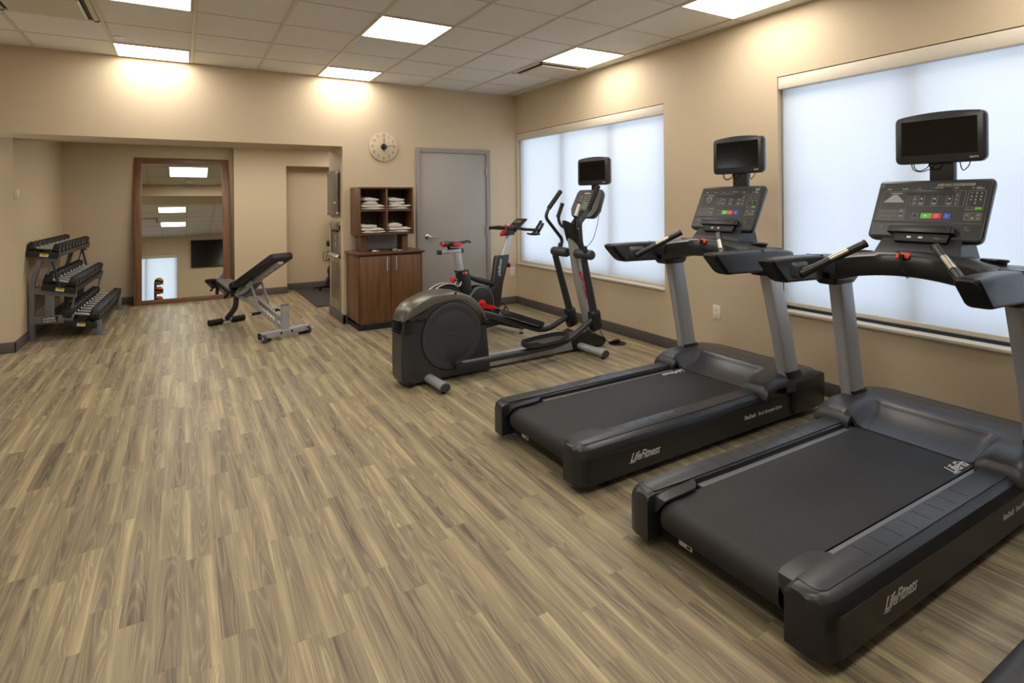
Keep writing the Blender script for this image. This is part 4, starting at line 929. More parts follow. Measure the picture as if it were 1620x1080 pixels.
    for s in (1, -1):
        m = MB()
        for k in (0, 1):
            m.loft([[(0.15 + k * 0.0 + x, s * (0.20 - k * 0.055) + dy, z + dz) for dy, dz in ((-0.018, 0), (0.018, 0), (0.018, 0.014), (-0.018, 0.014))] for x, z in ((0.0, 0.995), (0.05, 0.980), (0.10, 1.000), (0.165 + (0.03 if k else 0), 1.065 + (0.025 if k else 0)), (0.185 + (0.035 if k else 0), 1.095 + (0.025 if k else 0)))], BLACK)
        m.b2((0.17, s * 0.20 - 0.028, 0.982), (0.26, s * 0.20 + 0.028, 1.002), BLACK, 0.005); m.build('bottle_cradle', hb, 60)
    m = MB(); F = frame_mx((0.115, 0, 1.085), (0, -1, 0), (0.85, 0, 0.52)); m.box((0, 0.055, 0), (0.15, 0.14, 0.022), BLACK, 0.006, F); m.box((0, -0.03, -0.015), (0.08, 0.08, 0.05), BLACK, 0.01, F)
    cs = m.build('bike_console', t); m = MB(); m.box((0, 0.055, 0.0115), (0.10, 0.055, 0.002), FACE2, 0, F); m.box((0.0, 0.055, 0.013), (0.085, 0.04, 0.002), mat('lcd_grey', '#6d6a63', 0.3, 0, 0), 0, F); m.build('lcd', cs)
    m = MB(); m.b2((0.03, -0.012, 1.06), (0.06, 0.012, 1.09), RED, 0.004); m.build('light_button', cs, label='red button')
    # floor beam, stabilisers, knobs
    m = MB(); m.loft([[(u, y, z) for y, z in ((-0.028, 0.07), (0.028, 0.07), (0.028, 0.115), (-0.028, 0.115))] for u in (-1.02, -0.08)], BLACK, bev=0.006); m.prism([(-0.95, 0.10), (-0.85, 0.10), (-0.86, 0.33), (-0.94, 0.33)], 'xz', -0.045, -0.03, BLACK, 0.003); m.prism([(-0.95, 0.10), (-0.85, 0.10), (-0.86, 0.33), (-0.94, 0.33)], 'xz', 0.03, 0.045, BLACK, 0.003); m.b2((-0.74, -0.03, 0.10), (-0.60, 0.03, 0.36), BLACK, 0.01); m.b2((-0.34, -0.03, 0.09), (-0.19, 0.03, 0.2), BLACK, 0.01); m.build('base_beam', t)
    for u in (-0.10, -1.02):
        m = MB(); m.tube([(u, -0.29, 0.075), (u, 0.25, 0.075)], 0.03, BLACKM, 16, flat=(0.9, 1.5)); f = m.build('stabiliser', t)
        for s in (-0.26, 0.22):
            m = MB(); m.cyl((u, s, 0.0), (u, s, 0.012), 0.022, BLACKM, 16); m.cyl((u, s, 0.01), (u, s, 0.06), 0.008, CHROME, 10); m.build('levelling_foot', f)
    for c, d in (((-0.745, 0, 0.595), (-1, 0, 0.1)), ((-0.05, 0, 0.675), (1, 0, -0.1))):
        m = MB(); d = Vector(d).normalized(); c = Vector(c); m.cyl(c, c + d * 0.03, 0.012, CHROME, 12); m.cyl(c + d * 0.025, c + d * 0.045, 0.022, BLACK, 16, 0.004); m.cyl(c + d * 0.043, c + d * 0.062, 0.027, RED, 18, 0.005); m.build('adjusting_knob', t, label='red and black knob')
    m = MB(); m.box((-0.665, -0.034, 0.655), (0.055, 0.004, 0.022), SILVER2, 0.002); m.box((-0.672, -0.0365, 0.655), (0.03, 0.004, 0.022), RED, 0.002); m.build('size_badge', fr_, label='red and silver badge')
make_bike()
#@@P4
# ------------------------------------------------------------------ towel cabinet and cubby shelf
def make_cabinet():
    x0, x1, y0, y1 = 1.612, 2.352, 6.015, 6.474
    t = thing('cabinet', 'walnut cabinet with two doors and a flat top, under the towel cubbies', 'cabinet', ((x0 + x1) / 2, (y0 + y1) / 2, 0))
    ox, oy = (x0 + x1) / 2, (y0 + y1) / 2
    def B(m, a, b, mt, bev=0.0): m.b2((a[0] - ox, a[1] - oy, a[2]), (b[0] - ox, b[1] - oy, b[2]), mt, bev)
    m = MB(); B(m, (x0, y0 + 0.022, 0.065), (x0 + 0.02, y1, 0.815), WALNUT, 0.001); B(m, (x1 - 0.02, y0 + 0.022, 0.065), (x1, y1, 0.815), WALNUT, 0.001)
    B(m, (x0, y0 + 0.022, 0.065), (x1, y1, 0.085), WALNUT); B(m, (x0 + 0.02, y1 - 0.015, 0.08), (x1 - 0.02, y1, 0.81), WALD); B(m, (x0 + 0.02, y0 + 0.03, 0.79), (x1 - 0.02, y1, 0.812), WALNUT)
    B(m, (x0, y0 + 0.0, 0.065), (x0 + 0.02, y0 + 0.022, 0.815), WALNUT); B(m, (x1 - 0.02, y0, 0.065), (x1, y0 + 0.022, 0.815), WALNUT); B(m, (x0, y0, 0.065), (x1, y0 + 0.022, 0.078), WALNUT)
    m.build('body', t)
    m = MB(); B(m, (x0 + 0.012, y0 + 0.004, 0.0), (x1 - 0.012, y1, 0.065), BLACKM); m.build('plinth', t, label='black plinth')
    m = MB(); B(m, (x0 - 0.022, y0 - 0.022, 0.815), (x1 + 0.022, y1 + 0.004, 0.838), WALNUTX, 0.003); m.build('countertop', t)
    mid = (x0 + x1) / 2 + 0.0
    for a, b, hx in ((x0 + 0.024, mid - 0.002, mid - 0.052), (mid + 0.002, x1 - 0.024, mid + 0.052)):
        m = MB(); B(m, (a, y0 - 0.001, 0.082), (b, y0 + 0.018, 0.800), WALNUT, 0.0015); d = m.build('door', t)
        m = MB(); m.cyl((hx - ox, y0 - 0.032 - oy, 0.635), (hx - ox, y0 - 0.032 - oy, 0.785), 0.0062, SILVER2, 12)
        for z in (0.655, 0.765): m.cyl((hx - ox, y0 - 0.032 - oy, z), (hx - ox, y0 - oy, z), 0.0045, CHROME, 10)
        m.build('handle', d, label='slim chrome bar handle')
    for cx, r in ((x0 + 0.26, 0.06), (x0 + 0.50, 0.085)):
        m = MB(); m.ring((cx - ox, 6.23 - oy, 0.839), (0, 0, 1), r, 0.005, CHROME, 36, 8); m.lathe([(0, r - 0.003), (0.001, r - 0.004), (0.001, 0.001)], (cx - ox, 6.23 - oy, 0.8375), (0, 0, 1), INKD, 32); m.build('waste_ring', t, label='chrome ring around a round opening')
make_cabinet()
def make_cubby():
    x0, x1, y0, y1, z0, z1 = 1.662, 2.295, 6.125, 6.485, 1.022, 1.558
    t = thing('towel_shelf', 'open walnut cubby shelf of four compartments holding white towels above the cabinet', 'shelf', ((x0 + x1) / 2, (y0 + y1) / 2, 0.838)); ox, oy = (x0 + x1) / 2, (y0 + y1) / 2
    def B(m, a, b, mt, bev=0.0): m.b2((a[0] - ox, a[1] - oy, a[2] - 0.838), (b[0] - ox, b[1] - oy, b[2] - 0.838), mt, bev)
    T_ = 0.019; xm = (x0 + x1) / 2; zm = (z0 + z1) / 2 + 0.004
    for a, b in ((x0, x0 + T_), (x1 - T_, x1)): m = MB(); B(m, (a, y0, z0), (b, y1, z1), WALNUT, 0.001); m.build('side_panel', t)
    for z in (z0, z1 - T_): m = MB(); B(m, (x0 + T_, y0 + 0.001, z), (x1 - T_, y1, z + T_), WALNUTX, 0.001); m.build('board', t)
    m = MB(); B(m, (x0 + T_, y0 + 0.006, zm - 0.009), (x1 - T_, y1, zm + 0.009), WALNUTX, 0.001); m.build('middle_shelf', t)
    m = MB(); B(m, (xm - 0.0095, y0 + 0.004, z0 + T_), (xm + 0.0095, y1, z1 - T_), WALNUT, 0.001); m.build('divider', t)
    m = MB(); B(m, (x0 + T_, y1 - 0.008, z0 + T_), (x1 - T_, y1, z1 - T_), WALD); m.build('back_panel', t)
    for a in (x0 + 0.045, x1 - 0.11): m = MB(); B(m, (a, 6.21, 0.838), (a + 0.065, 6.40, z0), WALNUT, 0.001); m.build('support_post', t)
    return x0, x1, xm, z0 + T_, zm + 0.009
cx0, cx1, cxm, cz0, cz1 = make_cubby()
m = MB(); m.b2((1.70, 6.474, 0.84), (2.26, 6.484, 1.02), mat('grey_splash_panel', '#b0aaa2', 0.5)); tag(m.build('backsplash_panel'), 'pale grey splash panel on the wall between the cabinet top and the towel cubbies', 'panel')
def towel(cx, cy, z, w_, d, h, folds, label, rot=0.0, seed=0):
    rnd = random.Random(seed); m = MB(); hh = h / folds
    for f in range(folds):
        n = 10; rows = []
        ww = w_ * (1 - 0.04 * rnd.random()); dd = d * (1 - 0.05 * rnd.random()); ox = (rnd.random() - 0.5) * 0.012; ph = rnd.random() * 6
        secs = []
        for i in range(n + 1):
            u = -ww / 2 + ww * i / n; sec = []
            endk = min(1.0, 0.45 + 2.4 * min(i, n - i) / n)
            for k in range(14):
                a = 2 * PI * k / 14; ca, sa = math.cos(a), math.sin(a)
                yy = dd / 2 * (abs(ca) ** 0.35) * (1 if ca > 0 else -1); zz = hh * 0.5 * endk * (abs(sa) ** 0.55) * (1 if sa > 0 else -1)
                bump_ = 0.0055 * math.sin(u * 34 + ph + f) + 0.004 * math.sin(yy * 30 + ph * 2) + 0.001
                sec.append((u + ox, yy, max(0.0, hh * 0.5 + zz * 0.98) + f * hh * 0.96 + (bump_ if sa > 0.1 else 0)))
            secs.append(sec)
        m.loft(secs, TOWEL)
    ob = m.build('folded_towel', None, 70); ob.location = (cx, cy, z); ob.rotation_euler = (0, 0, rot)
    return tag(ob, label, 'towel', 'folded white towels in the cubby shelf')
ty = 6.26; lx, rx = (cx0 + 0.019 + cxm - 0.0095) / 2, (cxm + 0.0095 + cx1 - 0.019) / 2
pos = {'upper left': (lx, cz1), 'upper right': (rx, cz1), 'lower left': (lx, cz0), 'lower right': (rx, cz0)}
k = 0
for nm, (x, z) in pos.items():
    k += 1
    towel(x + 0.002, ty, z + 0.001, 0.268, 0.26, 0.056, 2, 'wide white folded towel at the bottom of the %s cubby' % nm, 0.0, k)
    small = {'upper left': [(0.0, 0.17, 0.036), (-0.006, 0.175, 0.042)], 'upper right': [(0.0, 0.18, 0.030), (-0.012, 0.19, 0.045)], 'lower left': [(-0.018, 0.18, 0.042)], 'lower right': [(-0.02, 0.17, 0.046)]}[nm]
    zz = z + 0.058
    for q, (dx, w_, h) in enumerate(small):
        word = 'second layer' if (q == 0 and len(small) > 1) else 'top'
        towel(x + dx - 0.012, ty + 0.01, zz, w_, 0.19, h, 1, 'small white folded towel, %s of the pile in the %s cubby' % (word, nm), 0.16 * q - 0.05 * (k % 3), 10 * k + q); zz += h + 0.002
# ------------------------------------------------------------------ wall clock
t = thing('wall_clock', 'round clear wall clock with black numerals to the left above the door', 'clock', (2.056, 6.49, 2.043))
m = MB(); m.cyl((0, -0.012, 0), (0, -0.018, 0), 0.172, ACRYL, 64, 0.001); m.cyl((0, 0, 0), (0, -0.014, 0), 0.04, INKD, 24); m.build('dial', t, label='frosted clear dial')
m = MB()
for h in range(1, 13):
    a = math.radians(90 - 30 * h); s = str(h); r = 0.132
    w_ = 0.018 * len(s)
    m.text(s, 0.046, INKD, frame_mx((r * math.cos(a), -0.0185, r * math.sin(a) - 0.012), (1, 0, 0), (0, 0, 1)), 0, 0.0004, 0.9, 'CENTER')
m.build('numerals', t, label='black numerals')
m = MB()
for h in range(1, 13):
    a = math.radians(90 - 30 * h); m.cyl((0.16 * math.cos(a), -0.018, 0.16 * math.sin(a)), (0.16 * math.cos(a), -0.0192, 0.16 * math.sin(a)), 0.0028, INKD, 10)
m.build('hour_dots', t)
m = MB(); m.cyl((0, -0.018, 0), (0, -0.034, 0), 0.036, mat('clock_hub_blue_black', '#22242c', 0.3, 0.3), 28, 0.004); m.build('hub', t)
m = MB(); m.loft([[(-0.004, -0.036, -0.055), (0.004, -0.036, -0.055), (0.004, -0.038, -0.055), (-0.004, -0.038, -0.055)], [(-0.002, -0.036, 0.10), (0.006, -0.036, 0.10), (0.006, -0.038, 0.10), (-0.002, -0.038, 0.10)]], INKD); m.build('hour_hand', t)
m = MB(); m.loft([[(-0.02, -0.039, 0.003), (-0.02, -0.039, -0.004), (-0.02, -0.0405, -0.004), (-0.02, -0.0405, 0.003)], [(0.125, -0.039, 0.021), (0.125, -0.039, 0.017), (0.125, -0.0405, 0.017), (0.125, -0.0405, 0.021)]], INKD); m.build('minute_hand', t)
# ------------------------------------------------------------------ electrical outlets, sensor
def outlet(loc, rz, label):
    t = thing('wall_outlet', label, 'outlet', loc, rz, 'white wall outlets')
    m = MB(); m.box((0, -0.003, 0), (0.074, 0.006, 0.118), WHITEP, 0.002); m.build('cover_plate', t)
    for z in (0.02, -0.02):
        m = MB(); m.b2((-0.016, -0.0085, z - 0.014), (0.016, -0.006, z + 0.014), WHITEP, 0.002); s = m.build('socket', t)
        for dx in (-0.006, 0.006): m = MB(); m.b2((dx - 0.0012, -0.0092, z - 0.002), (dx + 0.0012, -0.0085, z + 0.008), INKD); m.build('slot', s)
outlet((3.827, 6.49, 0.438), 0, 'white outlet on the back wall, between the door and the corner')
outlet((3.895, 3.20, 0.435), -PI / 2, 'white outlet on the window wall, seen between the treadmill posts')
m = MB(); m.box((-1.366, 6.99, 1.50), (0.03, 0.05, 0.085), WHITEP, 0.008); tag(m.build('thermostat'), 'small white wall sensor on the alcove edge, above the dumbbell rack', 'sensor')
# ------------------------------------------------------------------ rules sign and bottle filler on the jamb
t = thing('rules_sign', 'tall taupe sign with small white lines on four chrome standoffs, above the drinking fountain', 'sign', (1.58, 6.87, 1.50))
m = MB(); m.b2((-0.034, -0.265, -0.268), (-0.028, 0.265, 0.268), SIGNM, 0.001); m.build('panel', t)
for y in (-0.235, 0.235):
    for z in (-0.235, 0.235): m = MB(); m.cyl((0, y, z), (-0.042, y, z), 0.012, CHROME, 20, 0.002); m.build('standoff', t, label='chrome standoff')
rs = random.Random(3); lines = ['GUEST', 'HOURS', 'PLEASE WIPE', 'EQUIPMENT', 'TOWELS PROVIDED', 'EXERCISE WITH CARE', 'CHILDREN MUST BE SUPERVISED', 'USE AT YOUR OWN RISK']
m = MB()
for i in range(8):
    z = 0.195 - i * 0.030; L_ = [0.16, 0.15, 0.20, 0.20, 0.22, 0.27, 0.30, 0.30][i]
    m.b2((-0.0348, 0.19 - L_, z), (-0.034, 0.19, z + 0.004), INKG)
m.b2((-0.0348, -0.04, -0.155), (-0.034, 0.18, -0.152), INKG)
m.build('printed_lines', t, label='small white printed lines')
m = MB()
for i in range(4): m.ring((-0.0345, -0.07 - i * 0.035, -0.115), (1, 0, 0), 0.009, 0.003, INK, 14, 6)
m.build('emblem', t, label='white emblem')
def make_filler():
    t = thing('bottle_filler', 'stainless steel drinking fountain and bottle filler set into the wall, under the sign', 'water fountain', (1.58, 6.86, 0.12))
    x = -0.012
    m = MB()
    for a, b in (((-0.235, 0.62), (0.235, 0.66)), ((-0.235, 0.94), (0.235, 1.045)), ((-0.235, 0.62), (-0.195, 1.0)), ((0.195, 0.62), (0.235, 1.0))): m.b2((x, a[0], a[1]), (0.0, b[0], b[1]), STEEL, 0.002)
    m.build('surround', t)
    m = MB(); m.b2((-0.004, -0.195, 0.66), (-0.001, 0.195, 0.94), BOTTLEB); m.loft([[(-0.02, -0.15, 0.945), (-0.02, 0.15, 0.945), (-0.002, 0.15, 0.945), (-0.002, -0.15, 0.945)], [(-0.01, -0.13, 0.915), (-0.01, 0.13, 0.915), (-0.002, 0.13, 0.915), (-0.002, -0.13, 0.915)]], INKD); m.build('filler_recess', t)
    m = MB()
    for zc in (0.83, 0.745):
        m.text('Ice', 0.05, INK, frame_mx((-0.0045, 0.05, zc), (0, -1, 0), (0, 0, 1)), 0.3, 0.0006) if False else None
        m.b2((-0.0052, -0.03, zc), (-0.0045, 0.03, zc + 0.003), INK); m.prism([(0.0, zc + 0.012), (0.02, zc + 0.012), (0.012, zc + 0.05), (0.004, zc + 0.05)], 'yz', -0.0052, -0.0045, INK); m.prism([(-0.03, zc + 0.02), (-0.012, zc + 0.02), (-0.02, zc + 0.042)], 'yz', -0.0052, -0.0045, INK)
    m.build('fill_symbols', t, label='white fill symbols')
    m = MB(); m.b2((-0.02, -0.14, 0.965), (-0.012, 0.14, 1.025), mat('filler_display', '#8d877a', 0.3, 0.3), 0.004); m.build('display_window', t)
    m = MB(); m.loft([[(-0.002, y, 0.60), (-0.05, y, 0.615), (-0.055, y, 0.635), (-0.05, y, 0.64), (-0.002, y, 0.655)] for y in (-0.22, 0.22)], STEEL, bev=0.004); m.build('drip_tray', t)
    m = MB(); m.b2((x, -0.235, -0.005), (0, 0.235, 0.60), STEEL, 0.003); lp = m.build('lower_panel', t)
    m = MB()
    for r_ in range(20):
        for c_ in range(7):
            y = -0.165 + c_ * 0.052 + (0.013 if r_ % 2 else -0.013); z = 0.13 + r_ * 0.0215
            m.prism([(y - 0.018, z), (y + 0.018, z), (y + 0.018, z + 0.009), (y - 0.018, z + 0.009)], 'yz', -0.0128, -0.0118, INKD)
    m.build('louvres', lp, label='dark louvre slots')
make_filler()
# ------------------------------------------------------------------ leaning mirror
t = thing('standing_mirror', 'tall wood framed mirror leaning on the alcove wall, beside the dumbbell rack', 'mirror', (0.005, 9.150, 0)); t.rotation_euler = (-math.radians(6.6), 0, 0)
Wm, Hm, fr = 0.590, 2.055, 0.092
m = MB(); m.b2((-Wm, 0, 0), (-Wm + fr, 0.034, Hm), FRAMEW, 0.003); m.b2((Wm - fr, 0, 0), (Wm, 0.034, Hm), FRAMEW, 0.003); m.b2((-Wm + fr, 0, 0), (Wm - fr, 0.034, fr * 0.72), FRAMEX, 0.003); m.b2((-Wm + fr, 0, Hm - fr * 0.9), (Wm - fr, 0.034, Hm), FRAMEX, 0.003)
m.build('wood_frame', t)
m = MB(); m.b2((-Wm + fr * 0.9, 0.010, fr * 0.6), (Wm - fr * 0.9, 0.014, Hm - fr * 0.8), MIRR); m.build('mirror_glass', t)
m = MB()
m.b2((-Wm + 0.02, 0.020, 0.02), (Wm - 0.02, 0.030, Hm - 0.02), WALD); m.build('backing_board', t)
# ------------------------------------------------------------------ side room: mat, television, upright bike
m = MB(); m.b2((1.52, 7.69, 0.0), (3.3, 9.40, 0.012), MATM, 0.004); tag(m.build('exercise_mat'), 'dark rubber exercise mat on the floor of the side room', 'mat')
t = thing('wall_television', 'black television edge-on, on the wall of the side room behind the sign', 'television', (2.06, 9.45, 1.22))
m = MB(); m.b2((0.0, -0.36, -0.20), (0.75, -0.31, 0.20), BLACK, 0.008); tv0 = m.build('housing', t); m = MB(); m.b2((0.02, -0.364, -0.18), (0.73, -0.36, 0.18), SCREEN); m.build('screen', tv0)
m = MB(); m.b2((0.2, -0.31, -0.08), (0.5, 0.0, 0.08), INKD, 0.004); m.loft([[(-0.04, -0.34, -0.19), (0.1, -0.34, -0.19), (0.1, -0.20, -0.19), (-0.04, -0.20, -0.19)], [(0.0, -0.33, -0.05), (0.06, -0.33, -0.05), (0.06, -0.28, -0.05), (0.0, -0.28, -0.05)]], INKD); m.build('bracket', t)
t = thing('exercise_bike', 'black exercise bike mostly hidden by the wall edge, standing on the dark mat', 'exercise bike', (2.02, 8.75, 0.012))
m = MB(); m.tube([(-0.27, 0.30, 0.06), (0.30, 0.20, 0.06)], 0.024, BLACK, 12); m.cyl((-0.18, 0.28, 0.0), (-0.18, 0.28, 0.04), 0.02, BLACKM, 12); m.tube([(-0.08, -0.30, 0.06), (0.30, -0.35, 0.06)], 0.03, BLACK, 12); m.cyl((-0.09, -0.32, 0.05), (-0.09, -0.26, 0.05), 0.035, BLACKM, 18); m.b2((0.02, -0.35, 0.05), (0.08, 0.3, 0.10), BLACK, 0.01); m.build('base', t)
m = MB(); m.tube([(0.05, 0.05, 0.08), (-0.02, 0.10, 0.50), (-0.04, 0.10, 0.66)], 0.035, BLACK, 12); m.b2((-0.08, 0.05, 0.42), (0.10, 0.15, 0.56), BLACK, 0.02); m.build('mast', t)
m = MB(); m.cyl((0.03, 0.02, 0.32), (0.03, 0.10, 0.32), 0.15, mat('maroon_disc', '#4a2620', 0.4), 36, 0.01); m.build('wheel_cover', t, label='maroon wheel cover')
m = MB(); m.lathe([(-0.05, 0.02), (-0.04, 0.045), (0.04, 0.045), (0.05, 0.02)], (-0.06, 0.15, 0.74), (1, 0, 0), BLACKM, 18); m.build('seat', t)
m = MB()
m.tube([(-0.14, 0.12, 0.62), (-0.17, 0.12, 0.60), (-0.16, 0.12, 0.48), (-0.13, 0.12, 0.46), (-0.10, 0.12, 0.62), (-0.06, 0.12, 0.63)], 0.005, BLACK, 8, fil=0.02); m.tube([(-0.11, 0.12, 0.47), (-0.07, 0.12, 0.52), (-0.02, 0.12, 0.54)], 0.010, BLACK, 8); m.build('bottle_cage', t)
m = MB(); m.loft([[(-0.09 + a * 0.5, 0.24 + b, 0.10) for a, b in rrect(0.14, 0.10, 0.03)], [(-0.05 + a * 0.4, 0.24 + b, 0.22) for a, b in rrect(0.14, 0.10, 0.03)]], BLACK, bev=0.008); m.tube([(-0.14, 0.24, 0.12), (-0.15, 0.24, 0.17), (-0.08, 0.24, 0.20)], 0.006, CHROME, 8, fil=0.02); m.build('foot_holder', t)
# ------------------------------------------------------------------ behind the camera, seen in the mirror
t = thing('wall_television', 'large black flat television on the front wall, seen in the mirror', 'television', (0.90, YF, 2.24))
m = MB(); m.b2((-0.70, 0.02, -0.42), (0.70, 0.07, 0.42), INKD, 0.006); e = m.build('housing', t); m = MB(); m.b2((-0.685, 0.07, -0.40), (0.685, 0.072, 0.405), SCREEN); m.build('screen', e)
m = MB(); m.b2((-0.2, 0.0, -0.15), (0.2, 0.03, 0.15), BLACK); m.build('wall_mount', t)
t = thing('ball_rack', 'black stand with two arms holding exercise balls, seen in the mirror', 'ball rack', (-0.70, -0.82, 0))
m = MB(); m.b2((-0.035, -0.03, 0.02), (0.035, 0.03, 1.43), BLACK, 0.006); m.build('post', t); m = MB(); m.b2((-0.30, -0.04, 0), (0.32, 0.04, 0.03), BLACK, 0.006); m.b2((-0.04, -0.25, 0), (0.04, 0.25, 0.03), BLACK, 0.006); m.build('base', t)
for z in (1.37, 1.11, 0.84, 0.57): m = MB(); m.b2((0.03, -0.03, z - 0.02), (0.20, 0.03, z), BLACK, 0.005); m.ring((0.085, 0, z), (0, 0, 1), 0.085, 0.009, BLACK, 28, 8); m.build('ball_arm', t)
for z, mt, lb in ((1.37, YELB, 'yellow and black exercise ball on the top arm of the ball rack'), (1.11, ORANGE, 'orange and black exercise ball on the arm under the yellow one'), (0.84, ORANGE, 'orange exercise ball on the third arm of the ball rack'), (0.57, YELB, 'yellow exercise ball on the lowest arm of the ball rack')):
    t = thing('exercise_ball', lb, 'ball', (-0.615, -0.82, z + 0.072), group='exercise balls on the ball rack')
    prof = [(-0.11 * math.cos(PI * k / 20), 0.11 * math.sin(PI * k / 20)) for k in range(21)]
    m = MB(); m.lathe(prof, (0, 0, 0), (0, 1, 0), mt, 32); b_ = m.build('ball_skin', t, 60)
    m = MB(); band = [(0.1125 * math.sin(a), 0.1125 * math.cos(a)) for a in [math.radians(x) for x in (-16, -8, 0, 8, 16)]]; m.lathe(band, (0, 0, 0), (0.25, 0.05, 1), BLACKM, 32, caps=False); m.build('black_band', b_)
#@@P5
# ------------------------------------------------------------------ dumbbell rack
RK = Matrix.Translation((-1.366, 7.40, 0)) @ Matrix.Rotation(math.radians(-1.9), 4, 'Z')   # u across (from wall), y along the wall
t = thing('dumbbell_rack', 'grey three tier dumbbell rack with black trays along the left alcove wall', 'rack'); t.matrix_world = RK
LN = 1.72
tiers = [(-0.01, 0.245, 0.882, 0.845), (0.115, 0.385, 0.530, 0.468), (0.290, 0.560, 0.140, 0.092)]   # u0,u1, z at wall side, z outer (tray underside)
for yy in (0.03, LN - 0.10):
    m = MB(); m.loft([[(u, y, z) for y in (yy, yy + 0.06)][:2] + [(u2, y, z) for y in (yy + 0.06, yy)] for u, u2, z in ((0.0, 0.045, 0.006), (0.0, 0.045, 0.56), (0.012, 0.055, 0.62), (0.075, 0.118, 0.86))], RACKG, bev=0.002); m.build('upright', t)
    m = MB(); m.b2((-0.02, yy - 0.03, 0), (0.06, yy + 0.09, 0.008), RACKG, 0.001); m.build('foot_plate', t)
    m = MB(); m.prism([(0.045, 0.245), (0.045, 0.165), (0.35, 0.150), (0.37, 0.235)], 'xz', yy + 0.002, yy + 0.055, RACKG, 0.002); lr = m.build('lower_rail', t)
    if yy < 0.5:
        m = MB(); m.b2((0.10, yy - 0.0005, 0.172), (0.235, yy + 0.001, 0.232), INKD)
        for k, tx_ in enumerate(('HAMMER', 'STRENGTH')): m.text(tx_, 0.030 if k == 0 else 0.026, INK, frame_mx((0.107, yy - 0.0012, 0.205 - k * 0.027), (1, 0, 0), (0, 0, 1)), 0, 0.0006, 0.88, bold=0.0008)
        m.build('rack_badge', lr, label='black badge with white letters')
    m = MB(); m.prism([(0.045, 0.545), (0.045, 0.475), (0.385, 0.415), (0.385, 0.475)], 'xz', yy + 0.002, yy + 0.055, RACKG, 0.002); m.build('middle_rail', t)
    m = MB(); m.prism([(0.06, 0.87), (0.08, 0.82), (0.235, 0.795), (0.235, 0.845)], 'xz', yy + 0.002, yy + 0.055, RACKG, 0.002); m.build('upper_rail', t)
    m = MB(); m.b2((0.125, yy + 0.012, 0.22), (0.205, yy + 0.018, 0.50), RACKG, 0.001); m.build('web_plate', t)
    m = MB(); m.b2((0.545, yy + 0.0, 0.006), (0.600, yy + 0.055, 0.15), RACKG, 0.002); m.b2((0.53, yy - 0.03, 0), (0.64, yy + 0.085, 0.008), RACKG, 0.001); m.build('front_foot', t)
    m = MB(); m.tube([(0.105, yy + 0.03, 0.50), (0.185, yy + 0.03, 0.82)], 0.009, RACKG, 8); m.tube([(0.325, yy + 0.03, 0.20), (0.375, yy + 0.03, 0.45)], 0.009, RACKG, 8); m.tube([(0.26, yy + 0.03, 0.45), (0.185, yy + 0.03, 0.82)], 0.012, DGREY, 8); m.build('strut', t)
m = MB(); m.b2((0.01, 0.05, 0.42), (0.04, LN - 0.05, 0.48), RACKG, 0.002); m.build('cross_bar', t)
for k, (u0, u1, z0, z1) in enumerate(tiers):
    sl = (z1 - z0) / (u1 - u0); m = MB(); top = 0.030
    m.loft([[(u0, y, z0 + 0.0), (u1, y, z1 + 0.0), (u1, y, z1 + 0.012), (u0, y, z0 + 0.012)] for y in (0.0, LN)], BLACK)
    for a in (0.02, 0.115): 
        uu = u0 + a; zc = z0 + sl * a
        for w0 in (0, 0.135): m.loft([[(uu + w0 * 1.0 - 0.004, y, zc + w0 * sl + 0.012), (uu + w0 + 0.004, y, zc + w0 * sl + 0.012), (uu + w0 + 0.004, y, zc + w0 * sl + 0.034), (uu + w0 - 0.004, y, zc + w0 * sl + 0.034)] for y in (0.004, LN - 0.004)], BLACK) if a < 0.1 or w0 else None
    m.loft([[(u1 - 0.005, y, z1), (u1 + 0.004, y, z1), (u1 + 0.004, y, z1 + 0.042), (u1 - 0.005, y, z1 + 0.042)] for y in (0.0, LN)], BLACK)
    tr = m.build('tray', t)
    for y in (-0.006, LN): m = MB(); m.loft([[(u0 - 0.01, y + d, z0 - 0.012), (u1 - 0.0, y + d, z1 - 0.016), (u1 + 0.012, y + d, z1 + 0.045), (u0, y + d, z0 + 0.050)] for d in (0, 0.006)], BLACK, bev=0.001); m.build('end_plate', tr)
    m = MB(); uu = u0 + 0.105; zc = z0 + sl * 0.105; mx = frame_mx((uu, -0.0065, zc - 0.004), (1, 0, sl), (0, 0, 1)); m.prism([(0, 0), (0.072, 0), (0.072, 0.034), (0, 0.034)], 'xy', 0, 0.001, WHITEP, 0, mx); m.prism([(0, 0.016), (0.072, 0.016), (0.072, 0.034), (0, 0.034)], 'xy', 0.001, 0.0016, YEL, 0, mx); m.prism([(0.018, 0.022), (0.054, 0.022), (0.054, 0.028), (0.018, 0.028)], 'xy', 0.0016, 0.002, INKD, 0, mx); m.build('warning_sticker', tr, label='yellow and white warning sticker')
